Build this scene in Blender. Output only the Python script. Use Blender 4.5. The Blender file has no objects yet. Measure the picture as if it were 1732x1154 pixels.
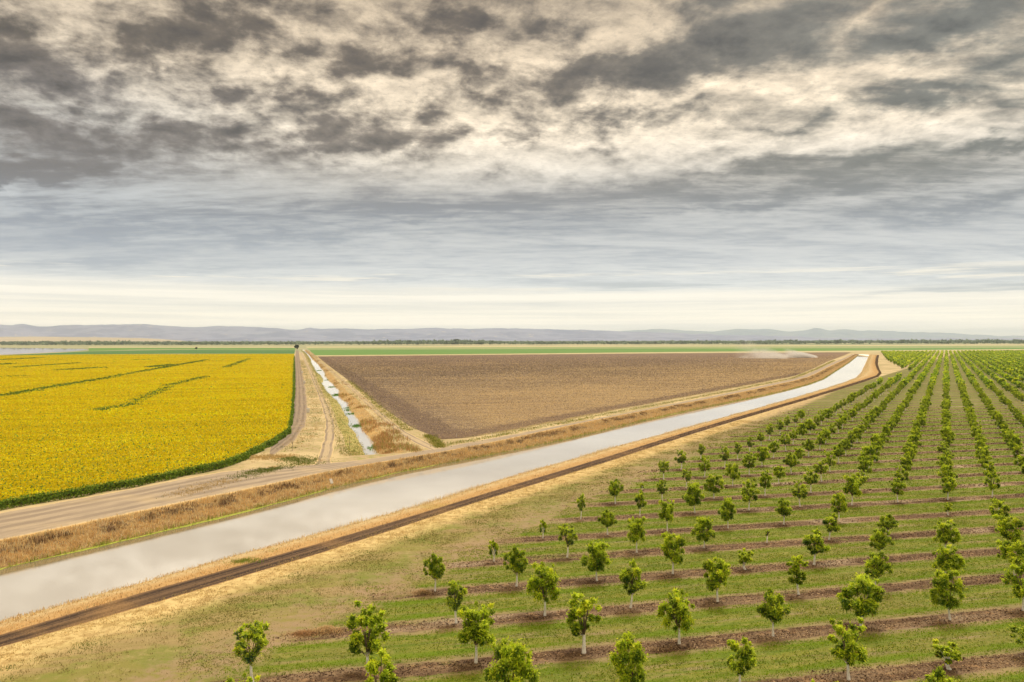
import bpy, math, random
import numpy as np
from mathutils.geometry import delaunay_2d_cdt
from mathutils import Vector, Matrix, Euler

rng = np.random.default_rng(7)
random.seed(7)
R = math.radians
scene = bpy.context.scene
COL = scene.collection

# ------------------------------------------------------------------ survey
CAM_H, FOC, ROLL = 24.0, 1347.0, 0.0015
def W(u, v, z=0.0):
    """surveyed sight line (azimuth, depression) -> a point of the site at height z"""
    du = u - 866.0
    dv = v - (575.0 - ROLL * du)
    return (du * (CAM_H - z) / dv, FOC * (CAM_H - z) / dv, z)

def lin(r, g, b):
    f = lambda c: (c / 255 / 12.92) if c / 255 <= 0.04045 else ((c / 255 + 0.055) / 1.055) ** 2.4
    return (f(r), f(g), f(b), 1.0)

# ------------------------------------------------------------------ object helpers
def tag(o, label=None, cat=None, group=None, kind=None):
    if label: o['label'] = label
    if cat: o['category'] = cat
    if group: o['group'] = group
    if kind: o['kind'] = kind
    return o

def link(name, me, mats=(), parent=None):
    o = bpy.data.objects.new(name, me)
    COL.objects.link(o)
    for m in mats: me.materials.append(m)
    if parent: o.parent = parent
    return o

def empty(name, loc, rz=0.0):
    o = bpy.data.objects.new(name, None)
    COL.objects.link(o)
    o.location = loc; o.rotation_euler = (0, 0, rz)
    o.empty_display_size = 0.3
    return o

def np_mesh(name, verts, faces, mats=(), mat_idx=None, col=None, smooth=False, parent=None):
    """faces: int array (n,k) or list of such arrays; col: per-face rgb"""
    if not isinstance(faces, list): faces = [faces]
    faces = [np.asarray(f, dtype=np.int32) for f in faces if len(f)]
    verts = np.asarray(verts, dtype=np.float32)
    me = bpy.data.meshes.new(name)
    nf = sum(len(f) for f in faces)
    tot = np.concatenate([np.full(len(f), f.shape[1], np.int32) for f in faces])
    idx = np.concatenate([f.ravel() for f in faces])
    me.vertices.add(len(verts)); me.vertices.foreach_set('co', verts.ravel())
    me.loops.add(len(idx)); me.loops.foreach_set('vertex_index', idx)
    me.polygons.add(nf)
    st = np.concatenate([[0], np.cumsum(tot)[:-1]]).astype(np.int32)
    me.polygons.foreach_set('loop_start', st)
    me.polygons.foreach_set('loop_total', tot)
    if mat_idx is not None: me.polygons.foreach_set('material_index', np.asarray(mat_idx, np.int32))
    me.polygons.foreach_set('use_smooth', np.full(nf, smooth))
    if col is not None:
        a = me.attributes.new('tint', 'FLOAT_COLOR', 'FACE')
        c = np.ones((nf, 4), np.float32); c[:, :3] = col
        a.data.foreach_set('color', c.ravel())
    me.update(calc_edges=True)
    me.validate()
    return link(name, me, mats, parent)

class MB:
    """collects boxes, tubes and lathes; build() links them as one mesh"""
    def __init__(s): s.v = []; s.f = []
    def add(s, V, F):
        b = len(s.v); s.v += [tuple(p) for p in V]; s.f += [tuple(i + b for i in f) for f in F]
    def box(s, c, d, bev=0.0, rz=0.0):
        hx, hy, hz = d[0] / 2, d[1] / 2, d[2] / 2
        bev = min(bev, hx * .9, hy * .9)
        ring = [(hx, hy - bev), (hx - bev, hy), (-hx + bev, hy), (-hx, hy - bev), (-hx, -hy + bev), (-hx + bev, -hy), (hx - bev, -hy), (hx, -hy + bev)] if bev > 0 else [(hx, hy), (-hx, hy), (-hx, -hy), (hx, -hy)]
        n = len(ring); V = []
        lv = [(-hz, 1.0), (hz - bev, 1.0), (hz, 1 - bev / max(hx, hy))] if bev > 0 else [(-hz, 1.), (hz, 1.)]
        for z, k in lv:
            for x, y in ring:
                x, y = x * k, y * k
                V.append((c[0] + x * math.cos(rz) - y * math.sin(rz), c[1] + x * math.sin(rz) + y * math.cos(rz), c[2] + z))
        F = [tuple(range(n - 1, -1, -1)), tuple(range((len(lv) - 1) * n, len(lv) * n))]
        for k in range(len(lv) - 1):
            for i in range(n):
                j = (i + 1) % n
                F.append((k * n + i, k * n + j, (k + 1) * n + j, (k + 1) * n + i))
        s.add(V, F); return s
    def tube(s, pts, rad, n=8, cap=True):
        pts = [Vector(p) for p in pts]; V = []; F = []
        for i, p in enumerate(pts):
            d = (pts[min(i + 1, len(pts) - 1)] - pts[max(i - 1, 0)]).normalized()
            a = d.cross(Vector((0, 1, 0.13))).normalized(); b = d.cross(a)
            for k in range(n):
                t = 2 * math.pi * k / n
                V.append(tuple(p + (a * math.cos(t) + b * math.sin(t)) * rad[i]))
        for i in range(len(pts) - 1):
            for k in range(n):
                k2 = (k + 1) % n
                F.append((i * n + k, i * n + k2, (i + 1) * n + k2, (i + 1) * n + k))
        if cap:
            F.append(tuple(range(n - 1, -1, -1))); F.append(tuple(range((len(pts) - 1) * n, len(pts) * n)))
        s.add(V, F); return s
    def build(s, name, m, parent=None, smooth=False):
        me = bpy.data.meshes.new(name)
        me.from_pydata(s.v, [], s.f)
        if smooth: me.polygons.foreach_set('use_smooth', [True] * len(me.polygons))
        me.update()
        return link(name, me, (m,), parent)

def vnoise(x, y, seed=0):
    """smooth 2-D value noise in -1..1"""
    xi = np.floor(x).astype(np.int64); yi = np.floor(y).astype(np.int64)
    fx = x - xi; fy = y - yi
    fx = fx * fx * (3 - 2 * fx); fy = fy * fy * (3 - 2 * fy)
    def h(a, b):
        n = (a * 374761393 + b * 668265263 + seed * 974634777) & 0x7fffffff
        n = ((n ^ (n >> 13)) * 1274126177) & 0x7fffffff
        n = n ^ (n >> 16)
        return (n & 0xffff) / 32767.5 - 1
    return (h(xi, yi) * (1 - fx) + h(xi + 1, yi) * fx) * (1 - fy) + (h(xi, yi + 1) * (1 - fx) + h(xi + 1, yi + 1) * fx) * fy
def fbm(x, y, o=4, seed=0):
    r = 0; a = 1; t = 0
    for k in range(o):
        r = r + a * vnoise(x * 2 ** k, y * 2 ** k, seed + k); t += a; a *= .5
    return r / t

# ------------------------------------------------------------------ node helpers
class NT:
    def __init__(s, nt): s.nt = nt; s.n = nt.nodes; s.l = nt.links
    def set(s, sock, v):
        if isinstance(v, bpy.types.NodeSocket): s.l.new(v, sock)
        else: sock.default_value = v
    def m(s, op, a, b=0.0, c=None, clamp=False):
        n = s.n.new('ShaderNodeMath'); n.operation = op; n.use_clamp = clamp
        s.set(n.inputs[0], a); s.set(n.inputs[1], b)
        if c is not None: s.set(n.inputs[2], c)
        return n.outputs[0]
    def add(s, a, b): return s.m('ADD', a, b)
    def sub(s, a, b): return s.m('SUBTRACT', a, b)
    def mul(s, a, b): return s.m('MULTIPLY', a, b)
    def ss(s, x, a, b, lo=0.0, hi=1.0, kind='SMOOTHSTEP'):
        n = s.n.new('ShaderNodeMapRange'); n.interpolation_type = kind
        s.set(n.inputs[0], x)
        n.inputs[1].default_value = a; n.inputs[2].default_value = b
        n.inputs[3].default_value = lo; n.inputs[4].default_value = hi
        return n.outputs[0]
    def noise(s, vec, scale, detail=4.0, rough=0.55, dist=0.0, dim='3D', w=None):
        n = s.n.new('ShaderNodeTexNoise'); n.noise_dimensions = dim
        s.set(n.inputs['Vector'], vec)
        n.inputs['Scale'].default_value = scale; n.inputs['Detail'].default_value = detail
        n.inputs['Roughness'].default_value = rough; n.inputs['Distortion'].default_value = dist
        return n.outputs['Fac']
    def vor(s, vec, scale, out='Distance'):
        n = s.n.new('ShaderNodeTexVoronoi'); s.set(n.inputs['Vector'], vec); n.inputs['Scale'].default_value = scale
        return n.outputs[out]
    def mix(s, f, a, b, mode='MIX'):
        n = s.n.new('ShaderNodeMix'); n.data_type = 'RGBA'; n.blend_type = mode
        s.set(n.inputs[0], f); s.set(n.inputs[6], a); s.set(n.inputs[7], b)
        return n.outputs[2]
    def pos(s):
        return s.n.new('ShaderNodeNewGeometry').outputs['Position']
    def dot(s, v, w):
        n = s.n.new('ShaderNodeVectorMath'); n.operation = 'DOT_PRODUCT'
        s.set(n.inputs[0], v); s.set(n.inputs[1], w); return n.outputs['Value']
    def xyz(s, x, y, z=0.0):
        n = s.n.new('ShaderNodeCombineXYZ'); s.set(n.inputs[0], x); s.set(n.inputs[1], y); s.set(n.inputs[2], z)
        return n.outputs[0]
    def sep(s, v):
        n = s.n.new('ShaderNodeSeparateXYZ'); s.set(n.inputs[0], v); return n.outputs
    def ramp(s, f, stops):
        n = s.n.new('ShaderNodeValToRGB'); s.set(n.inputs[0], f)
        e = n.color_ramp.elements
        while len(e) < len(stops): e.new(0.5)
        for k, (p, c) in enumerate(stops): e[k].position = p; e[k].color = c
        return n.outputs[0]
    def bump(s, h, strength, dist):
        n = s.n.new('ShaderNodeBump'); s.set(n.inputs['Height'], h)
        n.inputs['Strength'].default_value = strength; n.inputs['Distance'].default_value = dist
        return n.outputs[0]
    def attr(s, name, out='Color'):
        n = s.n.new('ShaderNodeAttribute'); n.attribute_name = name; return n.outputs[out]

def new_mat(name, fn, rough=0.9, spec=0.2):
    m = bpy.data.materials.new(name); m.use_nodes = True
    t = NT(m.node_tree); t.n.clear()
    out = t.n.new('ShaderNodeOutputMaterial'); b = t.n.new('ShaderNodeBsdfPrincipled')
    b.inputs['Roughness'].default_value = rough
    b.inputs['Specular IOR Level'].default_value = spec
    t.l.new(b.outputs[0], out.inputs[0])
    r = fn(t, b)
    if r is not None:
        c, nrm = r if isinstance(r, tuple) and not isinstance(r[0], float) else (r, None)
        t.set(b.inputs['Base Color'], c)
        if nrm is not None: t.set(b.inputs['Normal'], nrm)
    return m

# row direction of the parcels (orchard strips, furrows, sunflower rows)
P0 = np.array([-18.53, 55.36]); A = np.array([7.9527, 1.838]); B = np.array([-2.4107, 8.3216])
det = A[0] * B[1] - A[1] * B[0]
AH = A / np.linalg.norm(A); NH = np.array([-AH[1], AH[0]])

# ------------------------------------------------------------------ surveyed lines (sight lines to the site)
LN = {
 'field_edge': [(0,862),(114,843),(228,823),(311,805),(372,793),(415,776),(462,751),(486,734),(491,707),(495,664),(497,604)],
 'bank_top': [(0,914),(144,885),(289,853),(358,840),(400,831),(458,820),(515,805),(602,788),(645,781),(732,768),(819,751),(850,744),(919,730),(971,717),(1040.6,704.5),(1100,692.3),(1152,683.5),(1204,673.7),(1256,663),(1300,653.2),(1341.6,645),(1369.3,637.5),(1380,632.6),(1394,623.5),(1411,616),(1431.6,607.7),(1444,599.5)],
 'road_top': [(0,866),(114,846.5),(228,826.5),(311,809),(372,797),(440,789),(515,789),(602,779),(645,774),(732,760),(819,743.5),(850,739),(919,725),(988.6,711.5),(1058,699),(1110,688.5),(1152,680),(1204,670.5),(1256,660),(1300,649.6),(1334.6,642.6),(1362.4,635.4),(1377.6,627.5),(1390,619.5),(1410.8,612.4),(1431.6,604.8),(1441,599)],
 'water_far': [(0,962.7),(86.6,942.5),(173,922),(260,902),(361,877.5),(443,857),(544,831),(602,814),(660,802.5),(746,784),(818.6,772),(850,765),(910.6,752.6),(957,744),(988.6,735.5),(1058,719),(1100,708.5),(1143,699.7),(1186.7,689.5),(1238.6,680),(1290.6,669.4),(1334.6,660),(1369,650.7),(1397,641.5),(1402,634.5),(1415,627),(1424.7,621.6),(1438.6,611.9),(1446.9,605.6),(1452.4,600)],
 'water_near': [(0,1049),(86.6,1029),(202,997),(288.7,971),(375,948),(433,929.5),(500,913.5),(600,886),(703,858),(790,831),(850,809),(902,796),(954,782),(997,769),(1058,751),(1110,738),(1152,726.6),(1204,712),(1256,698),(1308,683.5),(1360,669),(1400,656.5),(1424.7,648.2),(1455.9,639.6),(1459,631),(1466,617),(1471,605),(1471.8,600)],
 'track_top': [(0,1074),(86.6,1048),(173,1020),(260,997),(346.4,972.8),(433,948),(537,920),(655,885),(772.6,849.4),(850,825),(902,810),(971,789),(1040.6,768),(1110,746.5),(1169,727.5),(1238.6,707.5),(1308,687.5),(1355,675),(1410.8,657.8),(1466,640.3),(1485.7,634.7),(1489,631),(1481.5,624),(1478.7,616),(1480,607.7),(1483,600.6)],
 'track_low': [(0,1094),(86.6,1071),(173,1046),(260,1020),(346,996),(433,967),(537,939.8),(655,898.5),(772.6,861),(850,836),(919,815),(988.6,794),(1058,771.7),(1100,757.8),(1169,734.4),(1238.6,713.6),(1308,692.8),(1355,679.6),(1410.8,662),(1466,645),(1489.8,637),(1494,632.5),(1487,625.7),(1483.6,618.8),(1485.2,608),(1487,601)],
}
def line_world(name, z, ext=60.0):
    P = np.array([W(u, v, z)[:2] for u, v in LN[name]])
    d = P[0] - P[3]; d /= np.linalg.norm(d)
    P = np.vstack([P[0] + d * ext, P])
    return P
def smooth_line(P, it=2):
    for _ in range(it):
        Q = P.copy(); Q[1:-1] = .25 * P[:-2] + .5 * P[1:-1] + .25 * P[2:]; P = Q
    return P
def resample(P, n=None, step=None):
    s = np.r_[0, np.cumsum(np.linalg.norm(np.diff(P, axis=0), axis=1))]
    if n is None: n = max(2, int(s[-1] / step))
    t = np.linspace(0, s[-1], n)
    return np.c_[np.interp(t, s, P[:, 0]), np.interp(t, s, P[:, 1])]

ZW = -1.9
NSEG = 700
def by_y(P, n=NSEG, wob=0, seed=1):
    """resample by northing on a geometric spacing so all canal lines share stations"""
    P = smooth_line(P, 1)
    s = np.r_[0, np.cumsum(np.linalg.norm(np.diff(P, axis=0), axis=1))]
    # station fraction denser near the viewer
    t = np.linspace(0, 1, n) ** 1.6 * s[-1]
    Q = np.c_[np.interp(t, s, P[:, 0]), np.interp(t, s, P[:, 1])]
    if wob:
        d = np.gradient(Q, axis=0); d /= np.linalg.norm(d, axis=1)[:, None] + 1e-9
        w = fbm(t / 7.0, t * 0 + seed, 4, seed) * wob
        Q = Q + np.c_[-d[:, 1], d[:, 0]] * w[:, None]
    return Q
L_rt = by_y(line_world('road_top', 0.0))
L_bt = by_y(line_world('bank_top', 0.1))
L_wf = by_y(line_world('water_far', ZW), wob=.35, seed=3)
L_wn = by_y(line_world('water_near', 0.1), wob=.25, seed=5)
L_tt = by_y(line_world('track_top', 0.1))
L_tl = by_y(line_world('track_low', 0.0), wob=.1, seed=8)

def ribbon(name, lines, mats, smooth=True, rough_z=0.0, seed=0):
    """lines: list of (xy array, z) sharing stations; attribute 'across' 0..1, 'along' metres"""
    n = len(lines[0][0]); k = len(lines)
    V = np.zeros((k, n, 3), np.float32)
    for i, (P, z) in enumerate(lines):
        V[i, :, :2] = P; V[i, :, 2] = z
        if rough_z and 0 < i < k - 1: V[i, :, 2] += fbm(P[:, 0] / 2.0, P[:, 1] / 2.0, 3, seed + i) * rough_z
    idx = np.arange(n * k).reshape(k, n)
    F = np.stack([idx[:-1, :-1], idx[1:, :-1], idx[1:, 1:], idx[:-1, 1:]], -1).reshape(-1, 4)
    o = np_mesh(name, V.reshape(-1, 3), F, mats, smooth=smooth)
    me = o.data
    # face up
    if sum(p.normal.z * p.area for p in me.polygons[:50]) < 0: me.flip_normals()
    ac = me.attributes.new('across', 'FLOAT', 'POINT')
    ac.data.foreach_set('value', np.repeat(np.linspace(0, 1, k), n).astype(np.float32))
    al = me.attributes.new('along', 'FLOAT', 'POINT')
    s = np.r_[0, np.cumsum(np.linalg.norm(np.diff(lines[0][0], axis=0), axis=1))]
    al.data.foreach_set('value', np.tile(s, k).astype(np.float32))
    return o
def lerp(Pa, Pb, t): return Pa * (1 - t) + Pb * t

# ------------------------------------------------------------------ materials
def rough_dirt(c1, c2, c3, s1=.5, s2=6.0, bumpd=.05, along=None):
    def fn(t, b):
        p = t.pos()
        if along is not None:
            p = t.xyz(t.mul(t.dot(p, (AH[0], AH[1], 0)), along), t.dot(p, (NH[0], NH[1], 0)), 0)
        n1 = t.noise(p, s1, 5, .6); n2 = t.noise(p, s2, 4, .7)
        c = t.mix(t.ss(n1, .35, .65), c1, c2)
        c = t.mix(t.ss(n2, .45, .75), c, c3)
        return c, t.bump(n2, .6, bumpd)
    return fn

def road_fn(base, rut, straw, ruts=(.3, .7), rw=.08, edge=.1, dark=None):
    def fn(t, b):
        p = t.pos(); x = t.attr('across', 'Fac'); s = t.attr('along', 'Fac')
        q = t.xyz(t.mul(s, .12), t.mul(x, 9.0), 0)
        n = t.noise(q, 2.0, 6, .65); g = t.noise(p, 3.0, 5, .7); big = t.noise(p, .12, 3)
        c = t.mix(t.ss(n, .35, .65), base, tuple(k * .8 for k in base[:3]) + (1,))
        xw = t.add(x, t.mul(t.sub(t.noise(p, .25, 3), .5), .06))
        for r in ruts:
            d = t.m('ABSOLUTE', t.sub(xw, r))
            c = t.mix(t.mul(t.ss(t.add(d, t.mul(t.sub(g, .5), .04)), rw, rw * .4), t.ss(t.noise(t.xyz(t.mul(s, .05), t.mul(x, 3.0), 5.0), 1.0, 3), .3, .55, .35, 1.0)), c, rut)
        e = t.m('MINIMUM', x, t.sub(1.0, x))
        e = t.add(e, t.mul(t.sub(t.noise(p, .9, 5, .7), .5), .14))
        c = t.mix(t.ss(e, edge, edge * .25), c, straw)
        c = t.mix(t.mul(t.ss(big, .5, .75), .35), c, straw)
        c = t.mix(t.mul(t.ss(g, .55, .75), .3), c, tuple(k * .6 for k in base[:3]) + (1,))
        return c, t.bump(g, .5, .05)
    return fn

SOIL = lin(176, 160, 140); STRAW = lin(214, 184, 128); STRAW2 = lin(196, 160, 100)
M = {}
M['ground'] = new_mat('dry_ground', rough_dirt(lin(170, 165, 120), lin(150, 155, 100), lin(190, 178, 130), .01, .08, .3))
M['north_ground'] = None
def tint_fn(rough_noise=.25, trans=.0):
    def fn(t, b):
        c = t.attr('tint')
        return c
    return fn
M['road'] = new_mat('canal_road', road_fn(lin(186, 168, 144), lin(152, 137, 119), lin(214, 190, 144), (.2, .38, .6, .8), .07, .06))
M['dark_road'] = new_mat('farm_road', road_fn(lin(166, 148, 128), lin(134, 119, 103), lin(190, 170, 130), (.22, .5, .78), .09, .08))
M['light_track'] = new_mat('light_track', road_fn(lin(200, 180, 146), lin(152, 136, 118), lin(216, 192, 140), (.2, .8), .13, .1))
M['mud_track'] = new_mat('mud_track', road_fn(lin(122, 98, 74), lin(74, 60, 50), lin(190, 150, 96), (.2, .36, .66, .84), .085, .05))

def bank_fn(t, b):
    p = t.pos(); x = t.attr('across', 'Fac'); s = t.attr('along', 'Fac')
    q = t.xyz(s, t.mul(x, 6.0), 0)
    n = t.noise(q, .5, 6, .7); g = t.noise(p, 2.5, 5, .75)
    c = t.mix(t.ss(n, .38, .62), lin(190, 160, 108), lin(152, 122, 84))
    xb = t.add(x, t.mul(t.sub(t.noise(q, .22, 3), .5), .35))
    band = t.mul(t.ss(xb, .22, .38), t.ss(xb, .62, .45))
    c = t.mix(t.mul(band, t.ss(n, .42, .56)), c, lin(92, 72, 58))
    c = t.mix(t.ss(x, .12, .0), c, lin(222, 186, 122))
    c = t.mix(t.mul(t.ss(g, .5, .72), .6), c, lin(214, 172, 108))
    c = t.mix(t.ss(x, .93, .99), c, lin(110, 108, 55))
    return c, t.bump(g, .8, .2)
M['bank'] = new_mat('canal_bank', bank_fn)
def berm_fn(t, b):
    p = t.pos(); x = t.attr('across', 'Fac')
    g = t.noise(p, 2.5, 5, .75); n = t.noise(p, .3, 4, .6)
    c = t.mix(t.ss(t.add(x, t.mul(t.sub(n, .5), .5)), .3, .75), lin(210, 188, 142), lin(200, 164, 110))
    c = t.mix(t.mul(t.ss(g, .5, .7), .6), c, lin(178, 138, 82))
    gr = t.noise(p, .06, 3, .5)
    c = t.mix(t.mul(t.ss(gr, .6, .72), .6), c, lin(170, 160, 85))
    return c, t.bump(g, .8, .15)
M['berm'] = new_mat('straw_berm', berm_fn)

def water_fn(t, b):
    p = t.pos()
    n = t.noise(p, 1.3, 4, .6); n2 = t.noise(p, .05, 3)
    b.inputs['Roughness'].default_value = .03
    b.inputs['IOR'].default_value = 2.2
    b.inputs['Specular IOR Level'].default_value = .75
    c = t.mix(t.ss(n2, .3, .7), lin(204, 201, 194), lin(212, 209, 203))
    # far bank's reflection, painted in as an olive band along the north-west shore
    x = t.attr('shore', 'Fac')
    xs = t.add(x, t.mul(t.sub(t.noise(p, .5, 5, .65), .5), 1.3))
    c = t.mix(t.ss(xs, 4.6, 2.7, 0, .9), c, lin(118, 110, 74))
    return c, t.bump(n, .035, .02)
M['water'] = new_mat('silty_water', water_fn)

# ------------------------------------------------------------------ canal corridor
ribbon('canal_road', [(lerp(L_rt, L_bt, k / 6), 0.1 * k / 6) for k in range(7)], (M['road'],))['kind'] = 'structure'
bank_l = [(lerp(L_bt, L_wf, k / 10), 0.1 + (ZW - .1 - .1) * (k / 10) ** 1.15) for k in range(11)]
ribbon('canal_bank', bank_l, (M['bank'],), rough_z=.12, seed=11)['kind'] = 'structure'
# near levee: crest (what is seen) then the slope down into the water on the hidden side
d = np.gradient(L_wn, axis=0); d /= np.linalg.norm(d, axis=1)[:, None]
nrm = np.c_[-d[:, 1], d[:, 0]]                      # points towards the water (north-west)
foot = L_wn + nrm * 2.6
ribbon('inner_levee', [(foot, ZW - .25), (lerp(foot, L_wn, .5), -.8), (L_wn, .1)], (M['berm'],), rough_z=.1, seed=21)['kind'] = 'structure'
ribbon('straw_levee', [(L_wn, .1), (lerp(L_wn, L_tt, .3), .22), (lerp(L_wn, L_tt, .7), .2), (L_tt, .1)], (M['berm'],), rough_z=.07, seed=23)['kind'] = 'structure'
trk = []
for k in range(15):
    x = k / 14
    z = .1 * (1 - x) - .09 * (math.exp(-((x - .28) / .09) ** 2) + math.exp(-((x - .74) / .09) ** 2))
    trk.append((lerp(L_tt, L_tl, x), z))
ribbon('dirt_track', trk, (M['mud_track'],), rough_z=.02, seed=31)['kind'] = 'structure'
wl_rows = [0, .06, .12, .2, .35, .6, 1.0]
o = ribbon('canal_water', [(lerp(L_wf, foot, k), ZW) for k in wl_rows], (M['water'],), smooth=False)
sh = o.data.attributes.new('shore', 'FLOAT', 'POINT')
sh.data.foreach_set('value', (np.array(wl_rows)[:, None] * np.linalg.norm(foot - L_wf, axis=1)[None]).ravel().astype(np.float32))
def no_shore(ob):
    a_ = ob.data.attributes.new('shore', 'FLOAT', 'POINT'); a_.data.foreach_set('value', np.full(len(ob.data.vertices), 9.0, np.float32)); return ob
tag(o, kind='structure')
# push the bank's toe under the water is done by its last ring (ZW-.1)

# ------------------------------------------------------------------ ditch corridor between the two farm tracks
def wl(pts, z=0.0): return np.array([W(u, v, z)[:2] for u, v in pts])
road1_l = wl([(460,752),(487.7,734),(491.5,707),(495.5,662),(497,628),(498.5,604),(500.6,593)])
road1_r = wl([(452,779),(503,745),(519,726),(522.6,697),(519.7,662),(510.4,628),(507,604),(505.2,593)])
trk2_l = wl([(532,786),(536,771),(550,743),(552,712),(545,690),(535.8,665),(525.5,634.7),(514,612),(507.5,597)])
trk2_r = wl([(560,784),(560,765),(567,745),(569,730),(564,701.6),(556,686),(549,672),(532.4,637),(520.8,614),(510.5,597)])
trk3_l = wl([(740,767),(700,750),(678,738),(650.6,717),(623,690),(595,660),(572.8,641.6),(544,616),(524,599)])
trk3_r = wl([(758,764),(722,747),(690,735),(668,719),(643.7,697),(612,666),(581,643),(550,617),(527.5,599)])
dz = -1.3
dw_l = wl([(628,779),(619.5,772.7),(613.4,764),(612.5,750),(602,732.8),(590,720.7),(590.9,710),(584,696.4),(577.9,682.5),(569,676),(564.5,671.6),(559,661),(549.7,649.7),(547.4,641.6),(541.6,634.7),(534.7,623),(526,609),(519.5,599),(513,593)], dz)
dw_r = wl([(653,779),(643.7,772.7),(636.8,764),(626.4,746.7),(616,732.8),(608,719),(605.6,710),(589,695.5),(584,681),(577,676),(571,671),(565.5,659),(557,648.5),(553,641.6),(549.5,634.7),(541.6,624),(529.5,609),(521.5,599),(514.2,593)], dz)
def grad_n(P):
    d = np.gradient(P, axis=0); d /= np.linalg.norm(d, axis=1)[:, None] + 1e-9
    return np.c_[-d[:, 1], d[:, 0]]
def station(P, n, p=1.5):
    s = np.r_[0, np.cumsum(np.linalg.norm(np.diff(P, axis=0), axis=1))]
    t = np.linspace(0, 1, n) ** p * s[-1]
    return np.c_[np.interp(t, s, P[:, 0]), np.interp(t, s, P[:, 1])], t
# centreline of the ditch and its banks share stations
cen = .5 * (dw_l + dw_r)
cS, tS = station(cen, 360)
# half widths along
sc = np.r_[0, np.cumsum(np.linalg.norm(np.diff(cen, axis=0), axis=1))]
hw = np.interp(tS, sc, np.linalg.norm(dw_l - dw_r, axis=1) / 2) * .8
far = tS
hw = np.clip(hw, 1.3, 3.2) * (1 + .18 * vnoise(tS / 6, tS * 0, 5))
cSm = cS + 0
nC = grad_n(smooth_line(cS, 8))
if nC[10, 0] > 0: nC = -nC            # towards west
gl = cSm + nC * hw[:, None]; gr = cSm - nC * hw[:, None]
topl = smooth_line(cSm, 20) + nC * 5.4; topr = smooth_line(cSm, 20) - nC * 5.6
M['ditch_bank_w'] = new_mat('ditch_bank_west', rough_dirt(lin(168, 164, 96), lin(196, 176, 112), lin(150, 150, 78), .25, 2.0, .15))
M['ditch_bank_e'] = new_mat('ditch_bank_east', rough_dirt(lin(205, 170, 108), lin(176, 136, 84), lin(222, 192, 130), .3, 2.0, .15))
ribbon('ditch_bank', [(topl, 0), (lerp(topl, gl, .4), -.25), (gl, dz - .1)], (M['ditch_bank_w'],), rough_z=.1, seed=41)['kind'] = 'structure'
ribbon('ditch_bank', [(gr, dz - .1), (lerp(topr, gr, .5), -.4), (topr, 0)], (M['ditch_bank_e'],), rough_z=.1, seed=43)['kind'] = 'structure'
no_shore(ribbon('ditch_water', [(gl + nC * .25, dz), (gr - nC * .25, dz)], (M['water'],), smooth=False))['kind'] = 'structure'

# ------------------------------------------------------------------ the ground, one sheet to the horizon with the two channels let in
def in_poly(px, py, poly):
    c = np.zeros(px.shape, bool); n = len(poly); j = n - 1
    for i in range(n):
        xi, yi = poly[i]; xj, yj = poly[j]
        hit = ((yi > py) != (yj > py)) & (px < (xj - xi) * (py - yi) / (yj - yi + 1e-12) + xi)
        c ^= hit; j = i
    return c
def thin(P, k): return P[list(range(0, len(P) - 1, k)) + [len(P) - 1]]
hole1 = np.vstack([L_rt, L_tl[::-1]])
hole2 = np.vstack([topl, topr[::-1]])
BIG = 45000.0
def cdt(loops, keep):
    V = []; Eg = []
    for lp in loops:
        b = len(V); V += [Vector((float(p[0]), float(p[1]))) for p in lp]
        Eg += [(b + i, b + (i + 1) % len(lp)) for i in range(len(lp))]
    vo, eo, fo, *_ = delaunay_2d_cdt(V, Eg, [], 0, 1e-5)
    vo = np.array([(p.x, p.y) for p in vo]); fo = np.array(fo)
    c = vo[fo].mean(axis=1)
    return vo, fo[keep(c[:, 0], c[:, 1])]
outer = np.array([(-BIG, -3000), (BIG, -3000), (BIG, BIG), (-BIG, BIG)])
vo, fo = cdt([outer, hole1, hole2], lambda x, y: ~in_poly(x, y, hole1) & ~in_poly(x, y, hole2))

def field_coords(t, p):
    """row-aligned coordinates of the parcels"""
    return t.dot(p, (AH[0], AH[1], 0)), t.dot(p, (NH[0], NH[1], 0))

TL0 = np.array(W(0, 1094)[:2]); TL1 = np.array(W(1308, 692.8)[:2])
td = (TL1 - TL0) / np.linalg.norm(TL1 - TL0); tn = np.array([td[1], -td[0]])   # away from the canal, south-east

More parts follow.
